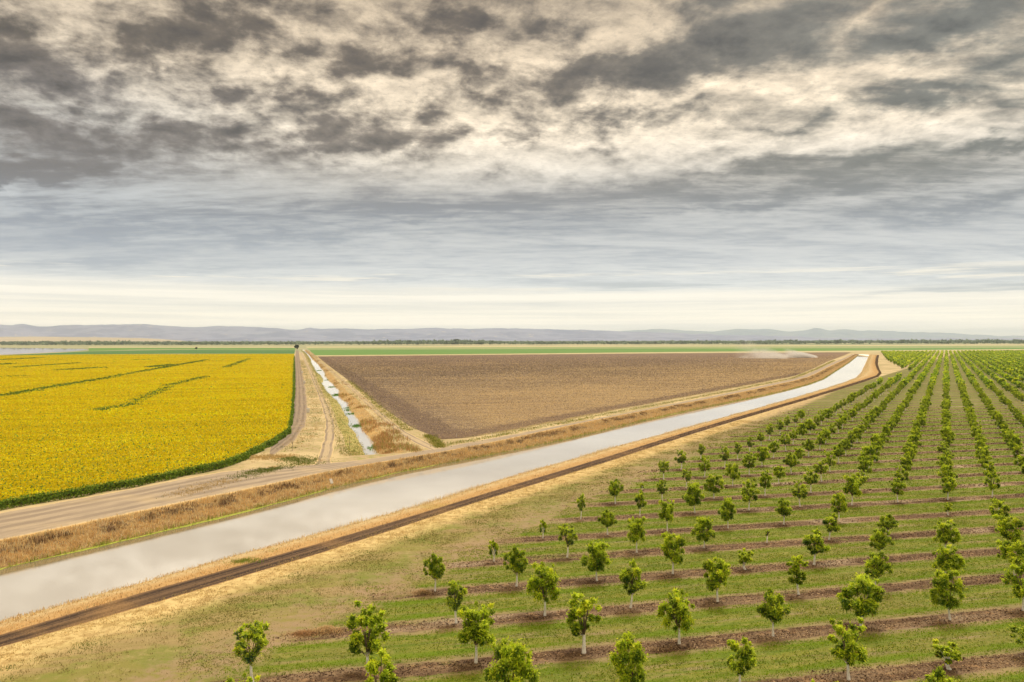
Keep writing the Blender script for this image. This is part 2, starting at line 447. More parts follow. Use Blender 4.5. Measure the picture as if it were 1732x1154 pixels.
def ground_fn(t, b):
    p = t.pos(); a, c_ = field_coords(t, p)
    # north side: dry verge grass with green patches, pale dirt between the tracks
    n1 = t.noise(p, .05, 5, .6); n2 = t.noise(p, .6, 5, .7); n3 = t.noise(p, 4.0, 3, .7)
    north = t.mix(t.ss(n1, .42, .58), lin(206, 186, 142), lin(182, 162, 124))
    north = t.mix(t.mul(t.ss(n2, .48, .62), t.ss(n1, .4, .6)), north, lin(150, 150, 82))
    north = t.mix(t.mul(t.ss(n3, .5, .7), .5), north, lin(226, 204, 152))
    # far country: long pale and green parcels
    q = t.xyz(t.mul(a, .0006), t.mul(c_, .0042), 0)
    fv = t.noise(q, 1.0, 3, .5)
    farc = t.mix(t.ss(fv, .42, .58), lin(150, 156, 118), lin(186, 178, 140))
    farc = t.mix(t.mul(t.ss(t.noise(p, .004, 4), .5, .7), .6), farc, lin(110, 125, 85))
    y = t.sep(p)[1]
    north = t.mix(t.ss(y, 1300, 1700), north, farc)
    # south side: orchard floor
    dl = t.dot(t.sub_v(p, TL0) if False else p, (tn[0], tn[1], 0))
    dl = t.sub(dl, float(TL0 @ tn))
    px = t.sub(t.sep(p)[0], float(P0[0])); py = t.sub(t.sep(p)[1], float(P0[1]))
    I = t.sub(t.mul(px, B[1] / det), t.mul(py, B[0] / det))
    J = t.sub(t.mul(py, A[0] / det), t.mul(px, A[1] / det))
    qa = t.xyz(t.mul(a, .12), t.mul(c_, .9), 0)          # streaks that follow the strips
    st = t.noise(qa, 1.3, 6, .65); st2 = t.noise(t.xyz(t.mul(a, .22), c_, 3.0), 2.6, 5, .7)
    fine = t.noise(p, 6.0, 4, .75); mid = t.noise(p, .9, 5, .7); bigp = t.noise(p, .045, 4, .55)
    # grass between the strips
    grass = t.mix(t.ss(st, .4, .6), lin(106, 124, 36), lin(136, 138, 54))
    grass = t.mix(t.mul(t.ss(bigp, .48, .62), .55), grass, lin(142, 130, 76))
    grass = t.mix(t.mul(t.ss(st2, .52, .68), .7), grass, lin(148, 134, 84))
    grass = t.mix(t.mul(t.ss(fine, .45, .62), .6), grass, lin(80, 92, 28))
    grass = t.mix(t.mul(t.ss(mid, .5, .62), .45), grass, lin(156, 150, 84))
    fr = t.m('FRACT', t.add(J, 100.5)); fr = t.m('ABSOLUTE', t.sub(fr, .5))     # 0 on the tree line, .5 mid alley
    # bright lush fringe next to the strip
    fringe = t.mul(t.ss(fr, .2, .26), t.ss(fr, .42, .3))
    grass = t.mix(t.mul(t.mul(fringe, t.ss(t.noise(qa, .7, 4, .6), .4, .6)), .8), grass, lin(104, 128, 16))
    # bare tyre-worn centre patches in the alley
    bare = t.mul(t.ss(fr, .33, .45), t.ss(t.noise(qa, .9, 5, .65), .52, .66))
    grass = t.mix(t.mul(bare, .75), grass, lin(158, 138, 108))
    # strip of bare mulched soil along the trunks
    frn = t.add(fr, t.mul(t.sub(mid, .5), .13)); frn = t.add(frn, t.mul(t.sub(st, .5), .12))
    strip = t.mix(t.ss(t.noise(qa, .8, 5, .6), .4, .6), lin(108, 84, 62), lin(146, 122, 94))
    strip = t.mix(t.mul(t.ss(fine, .46, .58), .75), strip, lin(62, 44, 32))
    strip = t.mix(t.mul(t.ss(mid, .54, .64), .6), strip, lin(168, 134, 96))
    strip = t.mix(t.mul(t.ss(st2, .58, .7), .8), strip, lin(182, 152, 110))
    pale = t.ss(t.noise(t.xyz(t.mul(a, .05), t.mul(c_, .12), 7.0), 1.2, 3), .58, .68)
    strip = t.mix(t.mul(pale, .7), strip, lin(188, 168, 140))
    edge = t.mul(t.ss(frn, .1, .16), t.ss(frn, .26, .18))
    fl = t.mix(t.mul(t.ss(frn, .165, .115), t.ss(t.noise(t.xyz(t.mul(a, .07), t.mul(c_, .2), 11.0), 1.2, 4, .6), .28, .4, .35, 1.0)), grass, strip)
    fl = t.mix(t.mul(edge, t.mul(t.ss(st, .35, .6), .85)), fl, lin(158, 138, 104))
    # margin between the track and the first trees
    mg = t.mix(t.ss(t.noise(qa, .35, 5, .6), .44, .6), lin(142, 136, 72), lin(162, 142, 98))
    mg = t.mix(t.mul(t.ss(t.noise(p, .12, 5, .65), .48, .6), .8), mg, lin(126, 134, 58))
    mg = t.mix(t.mul(t.ss(mid, .5, .68), .45), mg, lin(186, 168, 116))
    mg = t.mix(t.mul(t.ss(fine, .5, .7), .45), mg, lin(122, 112, 62))
    dn = t.add(dl, t.mul(t.sub(t.noise(p, .15, 5, .6), .5), 7.0))
    mg = t.mix(t.ss(dn, 7.5, 2.5), mg, t.mix(t.ss(mid, .4, .62), lin(222, 198, 138), lin(184, 156, 102)))
    w = t.sub(I, J); w = t.add(w, t.mul(t.sub(t.noise(p, .22, 5, .6), .5), 1.6))
    # pinkish bare headland where the machines turn
    head = t.mul(t.ss(w, -1.9, -.9), t.ss(w, .1, -.5))
    mg = t.mix(t.mul(t.mul(head, t.ss(mid, .35, .6)), .75), mg, lin(160, 136, 110))
    south = t.mix(t.ss(w, -.7, -.2), mg, fl)
    isS = t.ss(dl, -1.0, 1.0)
    isS = t.mul(isS, t.ss(y, 1500, 1450))
    c = t.mix(isS, north, south)
    h = t.add(t.mul(fine, .4), mid)
    return c, t.bump(h, .55, .12)
NT.sub_v = lambda s, a, b: a
M['land'] = new_mat('farm_ground', ground_fn)
g = np_mesh('ground', np.c_[vo, np.zeros(len(vo))], fo, (M['land'],))
if g.data.polygons[0].normal.z < 0: g.data.flip_normals()
tag(g, kind='structure')

# ------------------------------------------------------------------ sheets on the ground
def sheet(name, poly, z, mat, kind='structure'):
    poly = np.asarray(poly, float)
    vo, fo = cdt([poly], lambda x, y: in_poly(x, y, poly))
    o = np_mesh(name, np.c_[vo, np.full(len(vo), z)], fo, (mat,))
    if o.data.polygons[0].normal.z < 0: o.data.flip_normals()
    tag(o, kind=kind); return o
def strip2(name, Pl, Pr, z, mat, n=200, wob=.35, seed=0, k=5):
    a, ta = station(smooth_line(Pl, 1), n); b, tb = station(smooth_line(Pr, 1), n)
    na = grad_n(a); nb = grad_n(b)
    a = a + na * (fbm(ta / 5, ta * 0, 4, seed) * wob)[:, None]; b = b + nb * (fbm(tb / 5, tb * 0, 4, seed + 9) * wob)[:, None]
    return tag(ribbon(name, [(lerp(a, b, i / k), z) for i in range(k + 1)], (mat,)), kind='structure')
strip2('farm_road', road1_l, road1_r, .03, M['dark_road'], seed=51)
strip2('farm_track', trk2_l, trk2_r, .026, M['light_track'], seed=53)
strip2('farm_track', trk3_l, trk3_r, .026, M['light_track'], seed=55)

# ploughed field
bf = wl([(537,603.2),(555.5,618.5),(590,644),(624.8,671.6),(642,686),(676.6,710),(694,722),(720,733),(746,743.5),(790,741),(850,731.5),(902,721),(971,708.5),(1040.6,693.7),(1110,681),(1169,670),(1238.6,657),(1290.6,647),(1342.6,636.5),(1377,623),(1400,611.5),(1425,602.5),(1440,596.0),(1132,597.8),(800,600.7)])
bf_l0 = wl([(590, 644)])[0]; bf_l1 = wl([(676.6, 710)])[0]
ld = (bf_l1 - bf_l0) / np.linalg.norm(bf_l1 - bf_l0); ln = np.array([-ld[1], ld[0]])
if ln[0] < 0: ln = -ln
RT0 = wl([(850, 731.5)])[0]; RT1 = wl([(1238.6, 657)])[0]
rd = (RT1 - RT0) / np.linalg.norm(RT1 - RT0); rn = np.array([-rd[1], rd[0]])
def plough_fn(t, b):
    p = t.pos(); a, c_ = field_coords(t, p)
    q = t.xyz(t.mul(a, .05), t.mul(c_, .55), 0)
    st = t.noise(q, 1.0, 6, .65); fine = t.noise(p, 3.0, 4, .8); mid = t.noise(p, .4, 5, .7); big = t.noise(p, .006, 4, .6)
    dlv = t.sub(t.dot(p, (ln[0], ln[1], 0)), float(bf_l0 @ ln))
    drd = t.sub(t.dot(p, (rn[0], rn[1], 0)), float(RT0 @ rn))
    c = t.mix(t.ss(st, .38, .62), lin(132, 114, 94), lin(168, 147, 116))
    c = t.mix(t.mul(t.ss(mid, .42, .6), .75), c, lin(96, 80, 70))
    # straw left on the surface towards the near headland
    yy = t.sep(p)[1]
    near = t.mul(t.ss(drd, 190, 10), t.ss(dlv, 12, 30))
    sp = t.add(t.mul(t.ss(fine, .47, .6), .7), t.mul(t.ss(mid, .45, .6), .5))
    c = t.mix(t.mul(t.mul(near, sp), .9), c, lin(196, 166, 108))
    lanes = t.noise(t.xyz(t.mul(a, .006), t.mul(c_, .16), 4.0), 1.0, 4, .6)
    c = t.mix(t.mul(t.ss(lanes, .58, .68), .6), c, lin(182, 152, 108))
    # dark, fresh turned headlands
    dd = t.add(dlv, t.mul(t.sub(t.noise(p, .05, 4), .5), 8.0))
    c = t.mix(t.mul(t.mul(t.ss(dd, 1, 3), t.ss(dd, 13, 8)), .75), c, lin(112, 92, 78))
    rr = t.add(drd, t.mul(t.sub(t.noise(p, .05, 4), .5), 5.0))
    c = t.mix(t.mul(t.mul(t.ss(rr, 1, 3), t.ss(rr, 12, 8)), .75), c, lin(124, 102, 82))
    c = t.mix(t.mul(t.ss(big, .5, .65), .35), c, lin(120, 96, 80))
    c = t.mix(t.mul(t.ss(yy, 400, 1000), .5), c, lin(118, 92, 76))
    # weedy rim
    gm = t.noise(p, .08, 4, .6)
    c = t.mix(t.mul(t.ss(t.add(rr, t.mul(gm, 4)), 4.5, 2.0), .8), c, lin(178, 160, 96))
    return c, t.bump(t.add(t.mul(st, 1.0), fine), .7, .12)
M['plough'] = new_mat('ploughed_soil', plough_fn)
sheet('ploughed_field', bf, .05, M['plough'])

def crop_fn(c1, c2, c3):
    def fn(t, b):
        p = t.pos(); a, c_ = field_coords(t, p)
        q = t.xyz(t.mul(a, .004), t.mul(c_, .05), 0)
        n = t.noise(q, 1.0, 5, .6); m = t.noise(p, .02, 4)
        c = t.mix(t.ss(n, .4, .6), c1, c2)
        return t.mix(t.mul(t.ss(m, .5, .7), .5), c, c3)
    return fn
M['green'] = new_mat('green_crop', crop_fn(lin(98, 138, 62), lin(108, 148, 70), lin(118, 150, 76)))
M['green2'] = new_mat('dark_green_crop', crop_fn(lin(72, 118, 62), lin(82, 126, 66), lin(92, 130, 70)))
M['pale'] = new_mat('stubble', crop_fn(lin(196, 184, 138), lin(206, 194, 150), lin(170, 168, 118)))
M['sage'] = new_mat('sage_crop', crop_fn(lin(140, 158, 100), lin(152, 166, 108), lin(160, 164, 116)))
sheet('green_field', wl([(532,601.2),(800,599.0),(1132,595.6),(1440,593.2),(1740,590.6),(2100,587.6),(2100,586.8),(1732,588.4),(1300,589.2),(1000,590.0),(523,592.0)]), .06, M['green'])
sheet('stubble_strip', wl([(536,602.6),(800,600.2),(1132,597.4),(1440,595.6),(1500,594.8),(1740,592.0),(2100,589.4),(2100,587.7),(1740,590.8),(1440,593.4),(1132,595.9),(800,599.2),(533,601.5)]), .07, M['pale'])
sheet('sage_field', wl([(522,591.5),(1000,589.5),(1300,588.7),(1732,587.9),(2100,586.3),(2100,583.6),(1732,585.0),(1200,586.6),(800,587.6),(519,588.6)]), .06, M['sage'])
sheet('stubble_strip', wl([(519,588.2),(900,587.0),(1400,585.6),(2100,583.0),(2100,582.0),(1400,584.2),(900,585.6),(517,586.6)]), .07, M['pale'])
sheet('green_field', wl([(-500,607),(0,601.5),(150,599.5),(300,598.5),(498,598.5),(499,592.5),(300,592.0),(152,594.5),(0,601.0),(-500,606.4)][::-1]), .06, M['green2'])
sheet('green_field', wl([(499,592.0),(300,591.2),(230,591.5),(150,594.0),(150,589),(240,588.5),(500,588.6)]), .06, M['green'])
sheet('stubble_strip', wl([(500,588.3),(240,588.2),(150,588.4),(150,586.6),(500,586.6)]), .07, M['pale'])
M['pond'] = new_mat('flooded_field_water', water_fn)
no_shore(sheet('flooded_field', wl([(-600,611),(0,600.2),(60,597.5),(120,594.6),(151,591.8),(140,590.3),(80,589.3),(0,588.2),(-600,582.5)]), .09, M['pond']))

# ------------------------------------------------------------------ foliage materials
def leaf_mat(name, trans=.35, rough=.55, gain=1.0):
    m = bpy.data.materials.new(name); m.use_nodes = True
    t = NT(m.node_tree); t.n.clear()
    out = t.n.new('ShaderNodeOutputMaterial'); b = t.n.new('ShaderNodeBsdfPrincipled'); tr = t.n.new('ShaderNodeBsdfTranslucent')
    mx = t.n.new('ShaderNodeMixShader'); mx.inputs[0].default_value = trans
    c = t.attr('tint')
    n = t.noise(t.pos(), 3.0, 2)
    c = t.mix(t.ss(n, .3, .7), c, t.mix(.25, c, (0, 0, 0, 1)))
    t.l.new(c, b.inputs['Base Color']); t.l.new(c, tr.inputs['Color'])
    b.inputs['Roughness'].default_value = rough; b.inputs['Specular IOR Level'].default_value = .25
    t.l.new(b.outputs[0], mx.inputs[1]); t.l.new(tr.outputs[0], mx.inputs[2]); t.l.new(mx.outputs[0], out.inputs[0])
    return m
M['leaf'] = leaf_mat('walnut_leaves', .48)
M['grass'] = leaf_mat('dry_grass_blades', .3, .8)
M['petal'] = leaf_mat('sunflower_heads', .3, .7)
def bark_fn(t, b):
    p = t.n.new('ShaderNodeTexCoord').outputs['Object']
    z = t.sep(p)[2]; n = t.noise(p, 9, 4)
    z2 = t.add(z, t.mul(t.sub(n, .5), .12))
    paint = t.mix(t.ss(n, .45, .75), lin(250, 247, 240), lin(222, 214, 198))
    bark = t.mix(n, lin(96, 84, 70), lin(140, 126, 106))
    c = t.mix(t.ss(z2, 1.3, 1.42), paint, bark)
    return t.mix(t.ss(z2, .1, .02), c, lin(150, 128, 104))
M['bark'] = new_mat('painted_trunk', bark_fn)
def bark2_fn(t, b):
    n = t.noise(t.pos(), 2, 4)
    return t.mix(n, lin(70, 60, 50), lin(110, 96, 80))
M['bark2'] = new_mat('dark_bark', bark2_fn)

def quads_from(c, ax, bx):
    """c centre, ax/bx half axes -> 4 verts per quad"""
    V = np.stack([c - ax - bx, c + ax - bx, c + ax + bx, c - ax + bx], 1).reshape(-1, 3)
    return V, np.arange(len(V)).reshape(-1, 4)
def rand_dirs(n, g=rng):
    v = g.normal(size=(n, 3)); return v / np.linalg.norm(v, axis=1)[:, None]

# ------------------------------------------------------------------ the walnut trees
def L3(*c): return np.array(lin(*c)[:3])
C_DARK = L3(80, 120, 30); C_MID = L3(130, 178, 34); C_TIP = L3(226, 242, 58); C_DUST = L3(104, 140, 108); C_RED = L3(150, 118, 40)
def crown_geometry(seed, height, width, trunk_h, nleaf, leaf=.16, dusty=0.0, nl=24, wispy=.25):
    g = np.random.default_rng(seed)
    ch = height - trunk_h; cz = trunk_h + ch * .47
    lobes = []; rad = []
    k = 0
    while len(lobes) < nl:
        d = g.normal(size=3); d /= np.linalg.norm(d)
        r = g.uniform(.3, .88) ** .8
        p = d * r * np.array([width / 2, width / 2, ch / 2])
        if p[2] < -ch * .3 and np.hypot(p[0], p[1]) > width * .27: continue
        p[:2] *= 1.0 - .25 * max(0, p[2] / (ch / 2))
        lobes.append(p + [0, 0, cz]); rad.append(g.uniform(.16, .38) * width / 3.2)
    for _ in range(int(5 + wispy * 10)):           # leading shoots that break the outline
        az = g.uniform(0, 6.28); r = g.uniform(.1, .42) * width
        lobes.append(np.array([math.cos(az) * r, math.sin(az) * r, trunk_h + ch * g.uniform(.72, .99)])); rad.append(g.uniform(.12, .22) * width / 3.2)
    lobes = np.array(lobes); rad = np.array(rad)
    w = rad ** 2; w /= w.sum()
    li = g.choice(len(lobes), nleaf, p=w)
    dv = g.normal(size=(nleaf, 3)); dv /= np.linalg.norm(dv, axis=1)[:, None]
    rr = rad[li] * (g.uniform(.1, 1.1, nleaf) ** .6 + (g.random(nleaf) < .22) * g.uniform(0, .9, nleaf))
    c = lobes[li] + dv * rr[:, None] * [1, 1, .95]
    low = c[:, 2] < trunk_h * 1.02; c[low, 2] = trunk_h * 1.02 + np.abs(g.normal(0, .18, low.sum()))
    # leaflets hang outward and droop
    out = dv + g.normal(size=(nleaf, 3)) * .6; out[:, 2] -= .25; out /= np.linalg.norm(out, axis=1)[:, None]
    side = np.cross(out, [0, 0, 1.]) + g.normal(size=(nleaf, 3)) * .35; side /= np.linalg.norm(side, axis=1)[:, None]
    s = leaf * g.uniform(.7, 1.3, nleaf)
    V, F = quads_from(c, out * (s * .9)[:, None], side * (s * .42)[:, None])
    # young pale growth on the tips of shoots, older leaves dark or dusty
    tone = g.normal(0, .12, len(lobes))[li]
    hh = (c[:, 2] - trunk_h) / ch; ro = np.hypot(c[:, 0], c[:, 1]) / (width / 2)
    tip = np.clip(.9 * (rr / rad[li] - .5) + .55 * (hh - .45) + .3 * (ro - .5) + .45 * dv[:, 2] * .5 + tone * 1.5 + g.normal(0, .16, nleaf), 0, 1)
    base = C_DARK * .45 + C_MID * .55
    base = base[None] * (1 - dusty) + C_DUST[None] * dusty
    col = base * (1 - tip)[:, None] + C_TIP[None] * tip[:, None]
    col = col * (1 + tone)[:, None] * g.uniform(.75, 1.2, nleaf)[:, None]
    rd_ = g.random(nleaf) < .018
    col[rd_] = C_RED
    return V, F, np.clip(col, 0, 1), lobes
def trunk_mesh(seed, height, trunk_h, lobes, r0=.1):
    g = np.random.default_rng(seed + 900); mb = MB()
    lean = g.uniform(-.12, .12, 2)
    top = np.array([0, 0, trunk_h + .1])
    pts = [(-lean[0], -lean[1], -.1), (-lean[0] * .9, -lean[1] * .9, .05), (-lean[0] * .2, -lean[1] * .1, trunk_h * .5), tuple(top)]
    mb.tube(pts, [r0 * 1.7, r0 * 1.35, r0, r0 * .85], 9)
    order = g.permutation(len(lobes))[:min(11, len(lobes))]
    for i in order:
        e = lobes[i]; m_ = top + (e - top) * .5; m_[2] -= .12 * np.linalg.norm(e - top) * .3
        m_[:2] *= .8
        mb.tube([tuple(top - [0, 0, .12]), tuple(m_), tuple(e)], [r0 * .55, r0 * .33, r0 * .12], 5)
    return mb

PROTOS = []   # (empty, trunk, crown, h, w)
specs = [  # seed, height, width, trunk, dusty, wispy, leaves, lobes
 (11, 4.2, 3.4, 1.15, 0.0, .3, 4200, 26), (12, 4.2, 4.0, 1.1, .0, .2, 5000, 32), (13, 4.0, 2.8, 1.15, .1, .4, 3300, 20),
 (14, 4.2, 2.6, 1.2, .0, .6, 3000, 18), (15, 4.1, 3.0, 1.2, .85, .5, 2700, 18), (16, 3.9, 3.3, 1.1, .15, .15, 4000, 28),
 (17, 4.3, 3.1, 1.1, .05, .5, 3500, 20), (18, 3.9, 2.5, 1.25, .6, .3, 2600, 16), (19, 2.2, 1.7, .55, .1, .3, 1500, 10), (20, 4.0, 3.6, 1.05, .0, .35, 4300, 24),
 (21, 2.3, .9, 1.1, .2, .6, 350, 5),
 (22, 4.1, 3.2, 1.2, .0, .5, 3200, 20), (23, 4.0, 2.9, 1.25, .3, .3, 2900, 17), (24, 4.3, 3.0, 1.15, .0, .7, 3200, 19), (25, 3.7, 3.4, 1.2, .05, .2, 3600, 22)]
def make_tree(spec):
    seed, h, w, th, dusty, wis, nlv, nl = spec
    root = empty('walnut_tree', (0, 0, 0))
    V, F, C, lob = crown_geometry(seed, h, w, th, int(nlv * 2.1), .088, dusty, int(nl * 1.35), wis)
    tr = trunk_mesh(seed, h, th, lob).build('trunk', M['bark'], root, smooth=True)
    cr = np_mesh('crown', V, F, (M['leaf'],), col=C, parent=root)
    return root, tr, cr
protos = [make_tree(s) for s in specs]
used = [False] * len(specs)
def place_tree(k, x, y, sx, sz, rz, lean=(0, 0)):
    root, tr, cr = protos[k]
    if used[k]:
        r = root.copy(); COL.objects.link(r)
        for ch in (tr, cr):
            c = ch.copy(); COL.objects.link(c); c.parent = r
    else: r = root; used[k] = True
    r.location = (x, y, 0); r.scale = (sx, sx, sz); r.rotation_euler = (lean[0], lean[1], rz)
    return r

# surveyed near trees: (J, I): (base u, base v, top v, crown width in the survey, prototype)
S = {(-2,4):(1395,1277,1156,80,0),(-2,5):(1590,1250,1131,80,5),(-2,6):(1785,1226,1120,80,1),
(-1,0):(404,1262,1145,72,0),(-1,1):(641,1236,1110,74,3),(-1,2):(860,1212,1089,98,1),(-1,3):(1064,1190,1079,84,9),(-1,4):(1250,1169,1079,54,2),(-1,5):(1433.6,1151,1050,74,6),(-1,6):(1602,1134,1088,54,8),(-1,7):(1752,1115,1056,80,5),
(0,0):(424,1158,1055,74,4),(0,1):(621,1140,1024,80,6),(0,2):(805,1122,1024,80,0),(0,3):(987,1105,1007,76,3),(0,4):(1149,1091,1003,70,0),(0,5):(1307,1078,997,56,5),(0,6):(1457,1061,977,86,1),(0,7):(1606,1050,967,62,9),(0,8):(1732,1034,947,66,6),
(1,2):(770,1055,983,44,7),(1,3):(922,1043,955,64,0),(1,4):(1067,1030,951,46,2),(1,5):(1213,1019,947,62,9),(1,6):(1349,1007,941,44,3),(1,7):(1480,999,932,52,5),(1,8):(1599,986,924,56,0),(1,9):(1716,977,915,56,9),
(2,2):(736,1001,935,44,5),(2,3):(874,993,924,49,5),(2,4):(1008,984,918,58,1),(2,5):(1138,972,904,56,9),(2,6):(1257,964,930,34,8),(2,7):(1377,957,898,46,2),(2,8):(1488,947,892,46,5),(2,9):(1599,938,881,49,0),(2,10):(1705,934,873,54,9),
(3,3):(835.4,951,913,20,8),(3,4):(960,944,887,36,4),(3,5):(1076,936,875,40,0),(3,6):(1191,928,877,44,1),(3,7):(1297,919,897,9,10),(3,8):(1402,914,869,32,2),(3,9):(1502,908,869,38,5),
(4,4):(918,912,878,15,8),(4,5):(1027,905.6,862,33,5),(4,6):(1128.6,899.7,846,32,0),(4,7):(1231,894.6,843,33,1),(4,8):(1325.7,888,843,33,5),(4,9):(1419,883.6,834,32,9),(4,11):(1602.5,872,851,17,8),(4,12):(1689,866,844,20,8),
(5,5):(982.3,879.7,836,20,7),(5,6):(1082,874,830,22,2),(6,6):(1040,853,810,30,5),(6,7):(1120,849,812,22,7),(7,7):(1086,830,817,9,8),(7,8):(1160.5,826.5,792,20,4),(8,8):(1122,812,778,24,4),(9,9):(1153,795,762,24,7),(10,10):(1185,779,751,16,7)}
ORD = ['first','second','third','fourth','fifth','sixth','seventh','eighth','ninth','tenth','eleventh','twelfth','thirteenth','fourteenth','fifteenth','sixteenth','seventeenth','eighteenth','nineteenth','twentieth','twenty-first','twenty-second','twenty-third','twenty-fourth','twenty-fifth','twenty-sixth','twenty-seventh','twenty-eighth','twenty-ninth','thirtieth','thirty-first','thirty-second','thirty-third','thirty-fourth','thirty-fifth','thirty-sixth','thirty-seventh','thirty-eighth','thirty-ninth','fortieth','forty-first','forty-second','forty-third','forty-fourth','forty-fifth']
Bpoly = [wl([(1532,629)])[0], wl([(1501.6,611)])[0], wl([(1492,598.6)])[0]]
def edge_x(y):
    if y < Bpoly[1][1]: a, b = Bpoly[0], Bpoly[1]
    else: a, b = Bpoly[1], Bpoly[2]
    return a[0] + (y - a[1]) / (b[1] - a[1]) * (b[0] - a[0])
missing = {(4,10),(3,10)}
cands = []
for J in range(-2, 190):
    for I in range(-2, 260):
        if (J, I) in missing: continue
        x, y = P0 + A * I + B * J
        if y < 30: continue
        w = I - J
        if y < 595:
            lo = {-2: 0, -1: 0, 0: 0, 1: 1, 2: 0, 3: 0}.get(J, 0)
            if J >= 11: lo = 1
            if J >= 18: lo = 2
            if J in (33, 34): lo = 3
            if J >= 37: lo = 3
            if J >= 42: lo = 4
            if w < lo or I < 0: continue
        else:
            if x < edge_x(y): continue
        if y > 1395 + .23 * (x - 640): continue
        if x / y > .80: continue
        cands.append((J, I, x, y))
inview = []
for c in cands:
    J, I, x, y = c
    u = 866 + FOC * x / y
    if J == -2 and (J, I) not in S: continue
    if u < 1732 + 22 * 60 / y * 1.2: inview.append(c)
    elif J > -2 and y < 200 and False: inview.append(c)
inview.sort(key=lambda c: c[3])
near = inview[:300]; nearset = {(c[0], c[1]) for c in near}
first_in_row = {}
for J, I, x, y in cands:
    first_in_row[J] = min(first_in_row.get(J, 999), I)
rows_I = {}
for J, I, x, y in cands: rows_I.setdefault(J, []).append(I)
LOOK = ['full green tree', 'wide spreading tree', 'slim green tree', 'tall ragged tree', 'dusty blue-green tree', 'round dense tree', 'tall leafy tree', 'thin dusty tree', 'very small tree', 'broad leafy tree', 'bare thin sapling', 'shaggy green tree', 'greyish green tree', 'spiky topped tree', 'low spreading tree']
pick = [0, 1, 2, 3, 5, 6, 9, 0, 11, 12, 13, 14]
for J, I, x, y in near:
    g = np.random.default_rng(J * 1000 + I + 5000)
    if (J, I) in S:
        bu, bv, tv, cw, k = S[(J, I)]
        x, y, _ = W(bu, bv)
        hz = CAM_H * (1 - (tv - 575) / (bv - 575)) * 1.0
        wm = cw * y / FOC * .97
    else:
        k = pick[g.integers(len(pick))]
        if I - J <= (1 if J < 18 else 2) and g.random() < .6: k = 4 if g.random() < .5 else 7
        x += g.normal(0, .18); y += g.normal(0, .18)
        hz = specs[k][1] * g.uniform(.84, 1.03); wm = specs[k][2] * g.uniform(.7, .95)
    o = place_tree(k, x, y, max(wm / specs[k][2], .35), hz / specs[k][1], g.uniform(0, 6.28) , (g.normal(0, .03), g.normal(0, .03)))
    n = sorted(rows_I[J]).index(I)
    if J == -2:
        lab = ['treetop cut by the bottom edge, below the tree at far lower right',][0]
        lab = {4: 'leaf tip at bottom edge just left of the slim trunk at lower right', 5: 'bright treetop cut by bottom edge in front of the very small low tree', 6: 'treetop at the bottom right corner cut by the picture edge'}[I]
    else:
        lab = '%s, %s from the canal end of the %s dirt strip from bottom' % (LOOK[k], ORD[n], ORD[J + 1])
    tag(o, lab, 'orchard tree', 'young walnut trees planted along the dirt strips')

# the remaining thousands of trees of the block, one mass
farT = [c for c in cands if (c[0], c[1]) not in nearset]
Vs = []; Fs = []; Cs = []; Ms = []; base = 0
lod = {}
def lod_geo(seed, spec, nleaf, leaf):
    V, F, C, lob = crown_geometry(seed, spec[1], spec[2], spec[3], nleaf, leaf, spec[4], 14, .2)
    return V, F, C
for k in range(10):
    if k == 8: continue
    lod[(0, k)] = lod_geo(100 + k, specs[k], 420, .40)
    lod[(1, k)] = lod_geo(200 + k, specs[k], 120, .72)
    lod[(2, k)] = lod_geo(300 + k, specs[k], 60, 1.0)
tq = np.array([(-.06, 0, 0), (.06, 0, 0), (.06, 0, 1.9), (-.06, 0, 1.9), (0, -.06, 0), (0, .06, 0), (0, .06, 1.9), (0, -.06, 1.9)])
tf = np.array([(0, 1, 2, 3), (4, 5, 6, 7)])
for J, I, x, y in farT:
    k = [0, 1, 2, 3, 5, 6, 9, 9, 1, 5, 4][rng.integers(11)]
    d = math.hypot(x, y); L = 0 if d < 420 else (1 if d < 800 else 2)
    V, F, C = lod[(L, k)]
    a = rng.uniform(0, 6.28); s = rng.uniform(.78, 1.02); ca, sa = math.cos(a) * s, math.sin(a) * s
    ox = x + rng.normal(0, .2); oy = y + rng.normal(0, .2)
    P = np.empty_like(V); P[:, 0] = V[:, 0] * ca - V[:, 1] * sa + ox; P[:, 1] = V[:, 0] * sa + V[:, 1] * ca + oy; P[:, 2] = V[:, 2] * s
    Vs.append(P); Fs.append(F + base); base += len(P); Cs.append(np.clip(C * rng.uniform(1.0, 1.25), 0, 1)); Ms.append(np.zeros(len(F), np.int32))
    Vs.append(tq + [ox, oy, 0]); Fs.append(tf + base); base += 8; Cs.append(np.full((2, 3), .5)); Ms.append(np.ones(2, np.int32))
o = np_mesh('distant_orchard', np.vstack(Vs), np.vstack(Fs), (M['leaf'], M['bark2'] if False else M['bark']), mat_idx=np.concatenate(Ms), col=np.vstack(Cs))
tag(o, 'long converging lines of young green trees reaching towards the far fields', 'orchard', kind='stuff')

